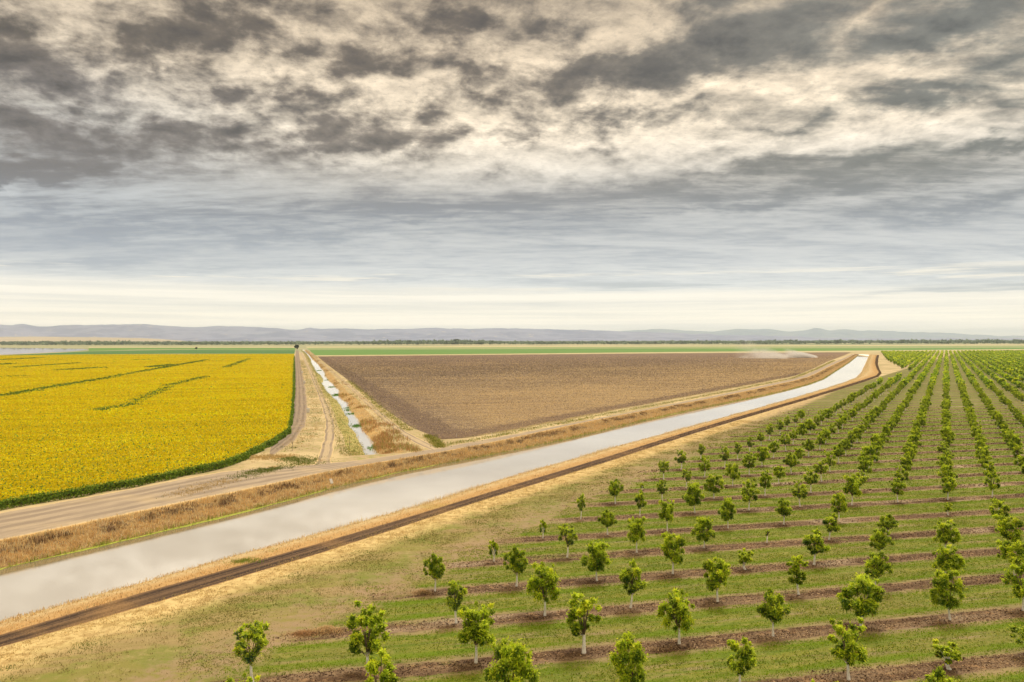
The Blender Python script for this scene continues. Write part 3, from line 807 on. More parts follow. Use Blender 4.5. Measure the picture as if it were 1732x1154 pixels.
# ------------------------------------------------------------------ grass tufts
def tufts(name, pts, hts, cols, spread=.25, nb=5, wid=.035, label=None, cat='grass', g=rng):
    """pts (n,3): bundles of narrow upright blades"""
    n = len(pts); N = n * nb
    P = np.repeat(pts, nb, 0) + np.c_[g.normal(0, spread, (N, 2)), np.zeros(N)]
    H = np.repeat(hts, nb) * g.uniform(.6, 1.15, N)
    az = g.uniform(0, math.pi, N); w = np.c_[np.cos(az), np.sin(az), np.zeros(N)] * (wid * g.uniform(.6, 1.5, N))[:, None]
    tip = P + np.c_[g.normal(0, .22, (N, 2)) * H[:, None], H]
    V = np.stack([P - w, P + w, tip + w * .25, tip - w * .25], 1).reshape(-1, 3)
    C = np.repeat(cols, nb, 0) * g.uniform(.75, 1.2, (N, 1))
    o = np_mesh(name, V, np.arange(len(V)).reshape(-1, 4), (M['grass'],), col=np.clip(C, 0, 1))
    tag(o, label, cat, kind='stuff'); return o
def band_pts(n, lines, zs, p=1.7, smax=1.0, g=rng):
    """random points on a ribbon given by station-sharing lines"""
    ns = len(lines[0]); s = (g.random(n) * smax) * (ns - 1.001)
    t = g.random(n) * (len(lines) - 1.001)
    i = s.astype(int); f = (s - i)[:, None]; j = t.astype(int); h = (t - j)
    Ls = np.array(lines)
    def at(jj): return Ls[jj, i] * (1 - f) + Ls[jj, i + 1] * f
    P = at(j) * (1 - h)[:, None] + at(j + 1) * h[:, None]
    Z = np.array(zs)[j] * (1 - h) + np.array(zs)[j + 1] * h
    return np.c_[P, Z], t / (len(lines) - 1), s / (ns - 1)
c_straw = L3(252, 228, 178); c_gold = L3(244, 208, 144); c_brown = L3(206, 172, 124); c_dk = L3(112, 88, 68); c_pale = L3(252, 236, 196); c_grn = L3(170, 176, 76)
def pickcol(sel, cols): return np.array(cols)[sel]
P, t_, s_ = band_pts(52000, [b[0] for b in bank_l], [b[1] for b in bank_l])
tt = t_ + fbm(P[:, 0] / 5, P[:, 1] / 5, 3, 3) * .22
dark = (tt > .2) & (tt < .52) & (fbm(P[:, 0] / 3.5, P[:, 1] / 3.5, 3, 8) > -.02) & (rng.random(len(P)) < .75)
sel = rng.choice(4, len(P), p=[.45, .38, .1, .07]); cc = pickcol(sel, [c_straw, c_gold, c_brown, c_pale]); cc[dark] = pickcol(rng.choice(2, dark.sum()), [c_dk, c_brown * .7])
toe = t_ > .93; cc[toe] = c_grn
keep = t_ > .05
tufts('bank_grass', P[keep], (np.where(t_ > .12, .5, .28) * rng.uniform(.6, 1.3, len(P)))[keep], cc[keep], .3, 4, .04, 'dry golden grass covering the far bank of the canal')
P, t_, s_ = band_pts(15000, [lerp(foot, L_wn, .45), L_wn, lerp(L_wn, L_tt, .35)], [-.9, .1, .2])
cc = pickcol(rng.choice(3, len(P), p=[.5, .3, .2]), [c_pale, c_straw, c_gold])
big = vnoise(P[:, 0] / 9, P[:, 1] / 9, 4) > .1
tufts('levee_grass', P, np.where(big, .55, .25) * rng.uniform(.5, 1.3, len(P)), cc, .3, 4, .02, 'pale wispy grass along the crest beside the mud track')
P, t_, s_ = band_pts(30000, [L_wn, L_tt], [.15, .1])
cc = pickcol(rng.choice(3, len(P), p=[.3, .5, .2]), [c_straw, c_gold, c_brown])
tufts('levee_grass', P, .17 * rng.uniform(.4, 1.6, len(P)), cc, .3, 4, .03, 'short golden stubble between the water and the mud track')
# crumbs of dried mud on the wheel track
P, t_, s_ = band_pts(60000, [L_tt, lerp(L_tt, L_tl, .5), L_tl], [.05, .05, .02]); n = len(P)
P[:, :2] += rng.normal(0, .12, (n, 2)); d1 = rand_dirs(n); d1[:, 2] *= .4; d2 = np.cross(d1, rand_dirs(n)); d2 /= np.linalg.norm(d2, axis=1)[:, None]; d2[:, 2] *= .4
sz = (np.clip(np.linalg.norm(P[:, :2], axis=1) / 2200, .04, .12) * rng.uniform(.5, 1.2, n))[:, None]
V, F = quads_from(P + [0, 0, .03], d1 * sz, d2 * sz * .6)
rr_ = rng.random((n, 1)); cc = np.where(rr_ < .6, L3(88, 70, 56)[None], np.where(rr_ < .88, L3(140, 112, 84)[None], L3(214, 176, 118)[None]))
tag(np_mesh('track_clods', V, F, (M['grass'],), col=cc), 'crumbled dark mud and straw bits on the wheel track', 'clods', kind='stuff')
# algae fringe at the far waterline
wd = grad_n(L_wf); wd = wd * np.sign((wd * (foot - L_wf)).sum(1))[:, None]
wid = np.clip(.25 + fbm(np.arange(NSEG) / 9., np.zeros(NSEG), 3, 5) * .9, .0, 1.6) + np.where(np.arange(NSEG) < 95, .5, 0)
wid = wid * np.clip(1.3 - np.arange(NSEG) / 420, .1, 1)
def algae_fn(t, b):
    n = t.noise(t.pos(), 2.5, 4, .7)
    return t.mix(t.ss(n, .4, .6), lin(142, 150, 52), lin(176, 186, 78))
M['algae'] = new_mat('algae', algae_fn, .6)
o = ribbon('algae_fringe', [(L_wf - wd * .1, ZW + .015), (L_wf + wd * wid[:, None], ZW + .01)], (M['algae'],), smooth=False)
tag(o, 'yellow-green algae line floating along the far edge of the canal', 'algae', kind='stuff')
# ditch banks
P, t_, s_ = band_pts(16000, [gr, lerp(topr, gr, .5), topr, topr - nC * 4], [dz, -.4, 0, 0])
near_end = np.clip(1 - s_ * 6, 0, 1)
br = (fbm(P[:, 0] / 6, P[:, 1] / 6, 3, 12) + near_end * .35 - t_ * .3) > .15
cc = pickcol(rng.choice(2, len(P)), [c_straw, c_pale]); cc[br] = pickcol(rng.choice(3, br.sum()), [c_brown, L3(200, 150, 100), L3(176, 170, 96)])
tufts('ditch_grass', P, (.35 + .5 * br) * rng.uniform(.5, 1.2, len(P)), cc, .35, 4, .045, 'straw and rust coloured weeds on the east side of the ditch')
P, t_, s_ = band_pts(9000, [topl + nC * 2, topl, lerp(topl, gl, .4), gl], [0, 0, -.25, dz])
cc = pickcol(rng.choice(3, len(P), p=[.5, .25, .25]), [L3(160, 160, 84), c_straw, L3(128, 144, 62)])
tufts('ditch_grass', P, .3 * rng.uniform(.5, 1.3, len(P)), cc, .3, 4, .04, 'yellow-green grass on the west side of the ditch')
# green water weeds in the ditch
cpts = []
for (u, v) in [(592,694),(590,690),(596,700),(604,721),(608,719),(571,667),(568,669),(561,655),(632,757),(556,643),(540,627)]:
    for _ in range(55):
        x, y, z = W(u, v, dz); cpts.append((x + rng.normal(0, .9), y + rng.normal(0, 2.2), dz))
cpts = np.array(cpts)
tufts('water_weeds', cpts, .35 * rng.uniform(.5, 1.2, len(cpts)), np.tile(L3(96, 150, 44), (len(cpts), 1)), .25, 5, .06, 'bright green weeds growing in the ditch water', 'weeds')
# roadside weeds (verge between the farm road and the track, triangle at the junction, rim of the ploughed field)
def line_scatter(pts, n, sp, z=0.0):
    L = wl(pts); s, _ = station(L, 400, 1.2); i = rng.integers(0, 399, n)
    f = rng.random(n)[:, None]; Q = s[i] * (1 - f) + s[i + 1] * f
    return np.c_[Q + rng.normal(0, sp, (n, 2)), np.full(n, z)]
P = np.vstack([line_scatter([(490,760),(515,742),(532,720),(535,700),(531,675),(520,640),(510,610)], 3500, 2.0),
               line_scatter([(425,775),(470,772),(500,778),(530,782)], 1100, 2.0), line_scatter([(300,838),(380,815),(440,797),(520,783)], 900, 1.4),
               line_scatter([(430,800),(470,792)], 300, 1.2)])
mk = fbm(P[:, 0] / 7, P[:, 1] / 7, 3, 77)
cc = np.where((mk > 0)[:, None], L3(128, 142, 62)[None], L3(214, 188, 130)[None])
tufts('verge_weeds', P, .22 * rng.uniform(.5, 1.5, len(P)), cc, .3, 4, .045, 'patchy green and straw weeds between the farm roads', 'weeds')
P = np.vstack([line_scatter([(744,757),(735,745),(722,736)], 700, .7), line_scatter([(690,728),(665,708),(645,692),(620,669),(590,644)], 1500, .9),
               line_scatter([(760,752),(850,735),(902,724.5),(971,712),(1040,697.5),(1110,685),(1169,674),(1238,661),(1290,650),(1342,640),(1377,626),(1411,610)], 3600, 1.0)])
cc = pickcol(rng.choice(3, len(P), p=[.5, .35, .15]), [L3(150, 160, 62), L3(206, 190, 116), L3(120, 132, 56)])
tufts('field_rim_weeds', P, .35 * rng.uniform(.5, 1.3, len(P)), cc, .35, 4, .05, 'green and yellow weeds along the rim of the ploughed field', 'weeds')
# fresh green patch by the mud track, and the rough short tussocks of the margin
P = np.vstack([line_scatter([(392,954),(430,948)], 500, .45), line_scatter([(455,935),(468,931)], 60, .3)])
tufts('track_weeds', P, .25 * rng.uniform(.5, 1.3, len(P)), np.tile(L3(142, 172, 50), (len(P), 1)), .2, 5, .03, 'bright green weed patch on the levee beside the mud track', 'weeds')
n = 26000
s = rng.random(n) * 230 - 25; q = np.abs(rng.normal(0, 1, n)) * 7 + .3
XY = TL0[None] + td[None] * s[:, None] + tn[None] * q[:, None]
mk = fbm(XY[:, 0] / 3, XY[:, 1] / 3, 3, 31)
keep = (mk > -.05) | (rng.random(n) < .25); XY = XY[keep]; q = q[keep]; mk = mk[keep]
cc = np.where((q < 4.5)[:, None], L3(224, 200, 140)[None], np.where((mk > .25)[:, None], L3(132, 142, 66)[None], L3(178, 162, 106)[None]))
tufts('margin_grass', np.c_[XY, np.zeros(len(XY))], .1 * rng.uniform(.5, 1.5, len(XY)), cc, .18, 4, .025, 'short bleached grass beside the mud track')

def orchard_pts(n, ymin, ymax):
    y = np.sqrt(rng.uniform(ymin ** 2, ymax ** 2, n)); x = rng.uniform(-.42, .84, n) * y
    px, py = x - P0[0], y - P0[1]
    I = (px * B[1] - py * B[0]) / det; J = (py * A[0] - px * A[1]) / det
    fr = np.abs((J + 100.5) % 1 - .5)
    dl = (np.c_[x, y] - TL0) @ tn
    return x, y, I, J, fr, dl
def floor_litter(n, y0, y1, k):
    """k: size factor of the pieces, which grow where the ground is farther away"""
    x, y, I, J, fr, dl = orchard_pts(n, y0, y1)
    ax_ = x * AH[0] + y * AH[1]; cx_ = x * NH[0] + y * NH[1]
    ok = (dl > 4) & (rng.random(n) < np.clip((y1 - y) / (y1 - y0) * 2.2, 0, 1) if k > 1 else True)
    frn = fr + fbm(x / 1.2, y / 1.2, 3, 61) * .05 + fbm(ax_ / 7, cx_ / 1.1, 3, 62) * .05
    patch = fbm(ax_ / 6, cx_ / 1.3, 4, 63); fringe_ = np.exp(-((fr - .26) / .07) ** 2)
    inside = (I - J) > -.6 + fbm(x / 5, y / 5, 3, 64) * .8
    g_ok = ok & inside & (frn > .16) & (patch + fringe_ * .5 > rng.uniform(-.7, .35, n))
    XY = np.c_[x, y][g_ok]; f_ = fringe_[g_ok][:, None]; r_ = rng.random((len(XY), 1))
    cc = np.where(r_ < .25, L3(100, 122, 26)[None], np.where(r_ < .8, L3(150, 172, 40)[None], L3(196, 192, 84)[None]))
    cc = cc * (1 - .6 * f_) + L3(160, 200, 26)[None] * .6 * f_
    tufts('orchard_grass', np.c_[XY, np.zeros(len(XY))], .075 * k ** .5 * rng.uniform(.5, 1.5, len(XY)), cc, .07 * k, 2, .03 * k, 'mown green grass in the alleys between the tree strips')
    m_ok = (dl > 6) & ~inside & (fbm(x / 4, y / 4, 4, 65) > rng.uniform(-.35, .5, n))
    XY = np.c_[x, y][m_ok]; r_ = rng.random((len(XY), 1))
    cc = np.where(r_ < .4, L3(118, 132, 48)[None], np.where(r_ < .75, L3(170, 160, 90)[None], L3(210, 190, 136)[None]))
    tufts('margin_grass', np.c_[XY, np.zeros(len(XY))], .06 * k ** .5 * rng.uniform(.5, 1.5, len(XY)), cc, .1 * k, 2, .03 * k, 'thin mixed green and bleached grass on the headland by the orchard')
    s_ok = ok & inside & (frn < .125 + .06 * fbm(ax_ / 9, cx_ / 3, 2, 75)) & (rng.random(n) < .5 + .6 * fbm(ax_ / 8, cx_ / 2, 3, 76) + .25)
    XY = np.c_[x, y][s_ok]; n2 = len(XY)
    d1 = rand_dirs(n2); d1[:, 2] *= .5; d2 = np.cross(d1, rand_dirs(n2)); d2 /= np.linalg.norm(d2, axis=1)[:, None]; d2[:, 2] *= .5
    sz = rng.uniform(.03, .085, n2)[:, None] * k
    V, F = quads_from(np.c_[XY, rng.uniform(.01, .07, n2)], d1 * sz, d2 * sz * .6)
    pb = fbm(XY[:, 0] / 2.5, XY[:, 1] / 2.5, 3, 71)[:, None]
    r_ = rng.random((n2, 1)) + pb * .5; cc = np.where(r_ < .5, L3(84, 60, 42)[None], np.where(r_ < .85, L3(148, 116, 86)[None], L3(220, 188, 146)[None]))
    tag(np_mesh('strip_mulch', V, F, (M['grass'],), col=cc), 'brown leaf mulch and clods along the tree strips', 'mulch', kind='stuff')
floor_litter(400000, 44.0, 125.0, 1.0)
floor_litter(310000, 125.0, 290.0, 2.4)
# clods and stubble on the ploughed field
n = 640000
y = 165 + (rng.random(n) ** 1.6) * 1100; x = rng.uniform(-.26, .42, n) * y
k_ = in_poly(x, y, bf) & (rng.random(n) < np.clip((1300 - y) / 700, 0, .85)); x = x[k_]; y = y[k_]; n = len(x)
dlv = (np.c_[x, y] - bf_l0) @ ln; drd = np.abs((np.c_[x, y] - RT0) @ rn)
ax_ = x * AH[0] + y * AH[1]; cx_ = x * NH[0] + y * NH[1]
head_ = (dlv < 11) | (drd < 8)
pb = fbm(ax_ / 30, cx_ / 2.2, 4, 81) + fbm(x / 45, y / 45, 3, 82) * .5
straw_p = np.clip(.66 - drd / 500, .2, .66) + pb * .7; straw_p[head_] *= .25
is_s = rng.random(n) < straw_p
d1 = rand_dirs(n); d1[:, 2] *= .35; d2 = np.cross(d1, rand_dirs(n)); d2 /= np.linalg.norm(d2, axis=1)[:, None]; d2[:, 2] *= .35
sz = (np.clip(y / 1300, .12, .5) * rng.uniform(.35, 1.0, n))[:, None]
V, F = quads_from(np.c_[x, y, np.full(n, .1) + sz[:, 0] * .25], d1 * sz, d2 * sz * .55)
cc = np.where(is_s[:, None], L3(232, 204, 152)[None], np.where(rng.random((n, 1)) < .45, L3(124, 106, 86)[None], L3(172, 152, 122)[None])) * rng.uniform(.8, 1.15, (n, 1))
tag(np_mesh('stubble_and_clods', V, F, (M['grass'],), col=np.clip(cc, 0, 1)), 'loose clods and pale stubble scattered over the ploughed field', 'stubble', kind='stuff')

def clump(u, v, r, h, label, colr):
    n = 900; x, y, z = W(u, v)
    P_ = rng.normal(0, r, (n, 2)) * [1.4, .7]
    hh = h * np.exp(-(P_ ** 2).sum(1) / (2 * r * r)); 
    Pq = np.c_[P_ + rng.normal(0, .05, (n, 2)), hh * rng.uniform(.1, .9, n)]
    d_ = rand_dirs(n); d_[:, 2] = np.abs(d_[:, 2]) * .7; s_ = np.cross(d_, [0, 0, 1.]); s_ /= np.linalg.norm(s_, axis=1)[:, None] + 1e-6
    V, F = quads_from(Pq, d_ * rng.uniform(.1, .22, n)[:, None], s_ * .012)
    o = np_mesh('straw_clump', V, F, (M['grass'],), col=np.clip(colr * rng.uniform(.7, 1.2, (n, 1)), 0, 1)); o.location = (x, y, 0)
    tag(o, label, 'straw clump', 'clumps of dead grass by the orchard')
clump(553, 1068, .55, .5, 'pile of dry straw at the end of the dirt strip left of the third row', L3(216, 182, 128))
clump(712, 1003, .35, .35, 'small pale straw tuft beside the round tree at the orchard edge', L3(214, 182, 132))
clump(515, 1073, .5, .22, 'flat rust coloured straw heap just left of the taller straw pile', L3(188, 146, 98))

# ------------------------------------------------------------------ sunflower field
sf_edge = wl(LN['field_edge'])
sf_far = W(497, 600.5)[:2]
left_near = sf_edge[0] + (sf_edge[0] - sf_edge[2]) / np.linalg.norm(sf_edge[0] - sf_edge[2]) * 45
sf_poly = np.vstack([left_near, sf_edge, sf_far, W(150, 601.5)[:2], W(0, 603.5)[:2], W(-330, 609.5)[:2]])
lane = [((-60,679),(0,669),3.0,.9),((0,669),(174,640),3.4,.95),((174,640),(350,609),2.6,.8),((165,693),(215,684),3.2,.95),((215,684),(285,654),2.4,.8),((285,652),(347,637),2.6,.9),((380,622),(422,607),2.4,.4),
        ((104,626),(167,622),5,.85),((0,637),(43,636),4,.7),((254,621),(291,617),5,.75),((20,622),(134,614),4,.5),((0,609),(67,605.5),6,.85),((0,617),(20,615),5,.6),((100,724),(479,712),.5,.35),((190,762),(202,760),1.2,.8),((225,609.5),(255,608),4,.5)]
laneW = [(np.array(W(*a, 1.5)[:2]), np.array(W(*b, 1.5)[:2]), w * 1.7, s) for a, b, w, s in lane]
def gap_prob(X):
    g = np.zeros(len(X))
    for a, b, w, s in laneW:
        d = b - a; L = (d @ d); t = np.clip(((X - a) @ d) / L, 0, 1)
        dist = np.linalg.norm(X - a - t[:, None] * d, axis=1)
        dist = dist + fbm(X[:, 0] / 4, X[:, 1] / 4, 3, 9) * w * .9
        g = np.maximum(g, s * np.clip((w - dist) / (w * .5), 0, 1))
    return g
def sample_field(n, ymin, ymax):
    """points in rows within the polygon between two northings, uniform in area, limited to what lies near the view"""
    out = []
    xmin = -.80 * ymax
    while sum(len(o_) for o_ in out) < n:
        k = 200000
        y = np.sqrt(rng.uniform(ymin ** 2, ymax ** 2, k)); x = rng.uniform(-.80, -.20, k) * y
        # snap to the drilled rows
        X = np.c_[x, y]; c = X @ NH; r = np.round(c / .76) * .76 + rng.normal(0, .07, k)
        X = X + NH[None] * (r - c)[:, None]
        m = in_poly(X[:, 0], X[:, 1], sf_poly)
        out.append(X[m])
    return np.vstack(out)[:n]
def field_area(y0, y1):
    k = 60000; y = np.sqrt(rng.uniform(y0 ** 2, y1 ** 2, k)); x = rng.uniform(-.80, -.20, k) * y
    return in_poly(x, y, sf_poly).mean() * .3 * (y1 ** 2 - y0 ** 2)
Vs = []; Cs = []; FQ = []; base = 0
C_Y = L3(253, 229, 0); C_Y2 = L3(255, 238, 8); C_O = L3(250, 222, 0); C_G = L3(112, 146, 44); C_G2 = L3(158, 186, 60); C_BR = L3(170, 120, 20)
hexV = []; hexC = []
for y0, y1, dens, size in [(85,150,6.0,.15),(150,230,4.6,.17),(230,360,3.0,.22),(360,560,1.5,.3),(560,850,.6,.4),(850,1300,.32,.6)]:
    n = int(field_area(y0, y1) * dens); X = sample_field(n, y0, y1)
    gp = gap_prob(X); m = rng.random(n) > gp; X = X[m]; n = len(X)
    near_ = y0 < 230
    hz = 1.5 + .16 * fbm((X @ AH) / 16, (X @ NH) / 1.4, 3, 2) + rng.normal(0, .1, n)
    # heads nod and face east-southeast, seen obliquely
    az = rng.normal(-1.25, .7, n); el = rng.normal(.35, .35, n)
    nn = np.c_[np.cos(az) * np.cos(el), np.sin(az) * np.cos(el), np.sin(el)]
    a1 = np.cross(nn, [0, 0, 1.]); a1 /= np.linalg.norm(a1, axis=1)[:, None]; a2 = np.cross(nn, a1)
    s = size * rng.uniform(.7, 1.2, n)
    c0 = np.c_[X, hz]
    if near_:
        H = []
        for k in range(6):
            t = math.pi / 3 * k; H.append(c0 + (a1 * math.cos(t) + a2 * math.sin(t)) * (s * rng.uniform(.8, 1.15, n))[:, None])
        hexV.append(np.stack(H, 1).reshape(-1, 3))
    else:
        V, F = quads_from(c0, a1 * (s * .9)[:, None], a2 * (s * .8)[:, None]); Vs.append(V); 
    mixr = rng.random((n, 1)); cy = np.where(mixr < .5, C_Y, np.where(mixr < .82, C_Y2, C_O)) * rng.uniform(.82, 1.12, (n, 1))
    ra_ = (X @ AH)[:, None]; rc_ = (X @ NH)[:, None]; kk = max(1.0, y0 / 170.0)
    sh = 1 + .08 * fbm(X[:, 0:1] / 14, X[:, 1:2] / 14, 3, 6) + .26 * fbm(ra_ / (22 * kk), rc_ / (1.3 * kk), 3, 16)
    cy = cy * sh
    gr_ = rng.random(n) < (.02 if near_ else .02); cy[gr_] = C_G2 * 1.1
    if near_:
        hexC.append(cy)
        # brown seed discs sit just proud of the petals
        k = rng.random(n) < .2
        V, F = quads_from(c0[k] + nn[k] * .02, a1[k] * (s[k] * .3)[:, None], a2[k] * (s[k] * .3)[:, None]); Vs.append(V); Cs.append(np.tile(C_BR, (k.sum(), 1)) * rng.uniform(.8, 1.6, (k.sum(), 1)))
    else: Cs.append(cy)
# leaves
for y0, y1, dens, size in [(85,150,7,.15),(150,260,2.6,.2),(260,420,.8,.3)]:
    n = int(field_area(y0, y1) * dens); X = sample_field(n, y0, y1); n = len(X)
    z = rng.uniform(.7, 1.42, n); d_ = rand_dirs(n); d_[:, 2] = np.abs(d_[:, 2]) * .8; s_ = np.cross(d_, rand_dirs(n)); s_ /= np.linalg.norm(s_, axis=1)[:, None]
    V, F = quads_from(np.c_[X, z], d_ * (size * rng.uniform(.5, 1.2, n))[:, None], s_ * (size * .6)); Vs.append(V)
    mixr = rng.random((n, 1)); Cs.append(np.where(mixr < .6, C_G, C_G2) * rng.uniform(.7, 1.2, (n, 1)))
# weeds standing in the gaps
n = 60000
wl_pts = []; wl_h = []
for a, b, w, s in laneW:
    L = np.linalg.norm(b - a); k = int(min(9000, L * w * 2.2) * s)
    t = rng.random(k)[:, None]; X = a * (1 - t) + b * t + rng.normal(0, w * .42, (k, 2)); wl_pts.append(X)
X = np.vstack(wl_pts); X = X[in_poly(X[:, 0], X[:, 1], sf_poly)]; n = len(X)
dd = np.linalg.norm(X, axis=1); sz = np.clip(dd / 900, .2, .9)
V, F = quads_from(np.c_[X, rng.uniform(.9, 1.45, n)], rand_dirs(n) * sz[:, None], rand_dirs(n) * (sz * .6)[:, None]); Vs.append(V); Cs.append(np.where(rng.random((n, 1)) < .6, C_G * .9, C_G2) * rng.uniform(.6, 1.15, (n, 1)))
# leafy flank along the edge of the field
E = resample(np.vstack([left_near, sf_edge]), step=1.0)
n = 60000
i = (rng.random(n) ** 1.5 * (len(E) - 1.01)).astype(int); f = rng.random(n)[:, None]
nE = grad_n(E); ctr = E + nE * 3
if not in_poly(ctr[:5, 0], ctr[:5, 1], sf_poly).all(): nE = -nE
bulge = .4 * vnoise(i / 4., i * 0., 3)
X = E[i] * (1 - f) + E[i + 1] * f + nE[i] * (rng.uniform(-.1, .6, n) + bulge)[:, None]
z = rng.uniform(.05, 1.45, n); sz = np.clip(np.linalg.norm(X, axis=1) / 1100, .13, .5)
V, F = quads_from(np.c_[X, z], rand_dirs(n) * sz[:, None], rand_dirs(n) * (sz * .7)[:, None]); Vs.append(V)
Cs.append(np.where(rng.random((n, 1)) < .6, C_G, C_G2) * rng.uniform(.6, 1.2, (n, 1)))
allV = np.vstack(Vs); nq = len(allV) // 4; hx = np.vstack(hexV); nh = len(hx) // 6
# the leaf canopy below the heads
inner = sf_poly.copy(); cpy = sf_poly.mean(0)
iv, if_ = cdt([sf_poly + (cpy - sf_poly) / np.linalg.norm(cpy - sf_poly, axis=1)[:, None] * .9], lambda x, y: in_poly(x, y, sf_poly))
V = np.vstack([allV, hx, np.c_[iv, np.full(len(iv), 1.0)]])
F = [np.arange(nq * 4).reshape(-1, 4), (np.arange(nh * 6) + nq * 4).reshape(-1, 6), if_ + nq * 4 + nh * 6]
C = np.vstack([np.vstack(Cs), np.vstack(hexC), np.full((len(if_), 3), .05)])
def canopy_fn(t, b):
    p = t.pos(); n = t.noise(p, 1.6, 5, .75)
    return t.mix(t.ss(n, .4, .62), lin(150, 150, 24), lin(214, 186, 10)), t.bump(n, 1.0, .4)
M['canopy'] = new_mat('sunflower_leaves', canopy_fn)
o = np_mesh('sunflower_field', V, F, (M['petal'], M['canopy']), mat_idx=np.r_[np.zeros(nq + nh, np.int32), np.ones(len(if_), np.int32)], col=np.clip(C, 0, 1))
tag(o, 'dense yellow sunflower crop left of the farm road', 'sunflower field', kind='stuff')

# ------------------------------------------------------------------ small things along the roads
def paint_fn(c, n_amt=.25):
    def fn(t, b):
        n = t.noise(t.pos(), 3, 4, .6)
        return t.mix(t.mul(t.ss(n, .45, .7), n_amt), c, tuple(k * .5 for k in c[:3]) + (1,))
    return fn
M['white'] = new_mat('white_paint', paint_fn(lin(236, 232, 224)), .5)
M['grey'] = new_mat('weathered_wood', paint_fn(lin(150, 138, 120)), .8)
M['concrete'] = new_mat('concrete', paint_fn(lin(196, 188, 174)), .9)
M['darkmetal'] = new_mat('dark_metal', paint_fn(lin(60, 58, 54)), .5)
M['roofw'] = new_mat('pale_roof', paint_fn(lin(225, 222, 216)), .5)
def cabinet(u, v, w, h, label):
    x, y, _ = W(u, v); r = empty('utility_cabinet', (x, y, 0), .25)
    MB().box((0, 0, .06), (w * 1.15, w * .9, .12), .02).build('plinth', M['concrete'], r)
    MB().box((0, 0, .12 + h / 2), (w, w * .7, h), .03).build('body', M['white'], r)
    MB().box((0, 0, .12 + h + .03), (w * 1.08, w * .78, .06), .015).build('lid', M['white'], r)
    d = MB().box((0, -w * .36, .12 + h * .5), (w * .82, .02, h * .86), .0).build('door', M['white'], r)
    MB().tube([(w * .3, -w * .39, .1 + h * .45), (w * .3, -w * .39, .1 + h * .6)], [.018, .018], 6).build('handle', M['darkmetal'], d)
    tag(r, label, 'utility cabinet', 'white cabinets beside the farm road')
cabinet(521, 698, 1.0, 1.25, 'largest white cabinet, nearest one on the right side of the farm road')
cabinet(514.5, 649, 1.15, 1.35, 'middle white cabinet farther up beside the farm road')
cabinet(511, 631.5, 1.2, 1.4, 'farthest small white cabinet beside the farm road')
def post(u, v, h, r0, mat, label, cap=None, arm=False):
    x, y, _ = W(u, v); r = empty('marker_post', (x, y, 0))
    MB().tube([(0, 0, -.2), (0.02, 0, h * .5), (0, 0.01, h)], [r0, r0 * .95, r0 * .9], 8).build('pole', mat, r)
    if cap: MB().tube([(0, 0.01, h), (0, .01, h + .18)], [r0 * 1.5, r0 * 1.3], 8).build('cap', cap, r)
    if arm: MB().box((0, 0, h * .78), (.34, .04, .2), .01).build('plate', M['grey'], r)
    tag(r, label, 'post', 'posts standing near the roads')
post(494, 763, 2.2, .055, M['grey'], 'thin weathered post at the bend of the farm road', arm=True)
post(591, 760, 2.6, .045, M['grey'], 'slender grey pole in the green grass left of the ditch')
post(665, 737, 2.5, .045, M['grey'], 'slender grey pole beside the pale track right of the ditch')
post(1367.5, 702, 1.5, .09, M['grey'], 'short standpipe with white top at the left side of the orchard', cap=M['white'])
post(772, 740, .9, .05, M['white'], 'short pale stake at the near rim of the ploughed field, left one')
post(831.5, 738, .9, .05, M['white'], 'short pale stake at the near rim of the ploughed field, right one')
# outfall pipe with a white collar on the far waterline
x, y, _ = W(889, 755.5, ZW); r = empty('outfall_pipe', (x, y, ZW), .9)
MB().tube([(0, 1.2, .75), (0, .2, .4), (0, -.4, .25)], [.22, .22, .22], 14).build('pipe', M['darkmetal'], r)
MB().box((-.55, .1, .3), (1.0, .5, .16), .03).build('slab', M['white'], r)
tag(r, 'dark pipe end with a white slab at the far waterline of the canal', 'pipe')
x, y, _ = W(560, 816, -.7); r = empty('concrete_slab', (x, y, -.95), .5)
b_ = MB().box((0, 0, 0), (.5, 1.1, .1), .02).build('slab', M['concrete'], r); b_.rotation_euler = (R(38), 0, 0); b_.location = (0, 0, .45)
tag(r, 'pale slab lying on the dry bank of the canal', 'slab')

# ------------------------------------------------------------------ far trees, sheds, woods and hills
def far_tree_geo(seed, h, w, n, leaf, dark):
    g = np.random.default_rng(seed); nl = 16
    lob = g.normal(size=(nl, 3)); lob /= np.linalg.norm(lob, axis=1)[:, None]; lob *= g.uniform(.3, .75, (nl, 1)); lob *= [w / 2, w / 2, h * .42]; lob[:, 2] += h * .56
    li = g.integers(nl, size=n); dv = rand_dirs(n, g); c = lob[li] + dv * (g.uniform(.5, 1, n) * w * .2)[:, None]
    V, F = quads_from(c, rand_dirs(n, g) * leaf, rand_dirs(n, g) * leaf * .7)
    return V, F, np.clip(dark[None] * g.uniform(.7, 1.5, (n, 1)), 0, 1)
def lone_tree(u, v, h, w, label, seed, group=None):
    x, y, _ = W(u, v); r = empty('field_tree', (x, y, 0))
    V, F, C = far_tree_geo(seed, h, w, 1400, w * .055, L3(52, 66, 40))
    np_mesh('crown', V, F, (M['leaf'],), col=C, parent=r)
    MB().tube([(0, 0, -.2), (.1, 0, h * .3), (0, .1, h * .6)], [w * .05, w * .04, w * .015], 8).build('trunk', M['bark2'], r)
    tag(r, label, 'tree', group)
lone_tree(502.3, 591, 13.5, 13.5, 'dark round tree at the far end of the farm road', 1)
lone_tree(332, 591, 5.5, 8, 'low dark tree alone in the green field beyond the sunflowers', 2)
lone_tree(773, 582.3, 26, 52, 'large dark tree breaking the far tree line above the ploughed field', 3)
lone_tree(757, 582.3, 18, 34, 'smaller dark tree just left of the large one on the far tree line', 4)
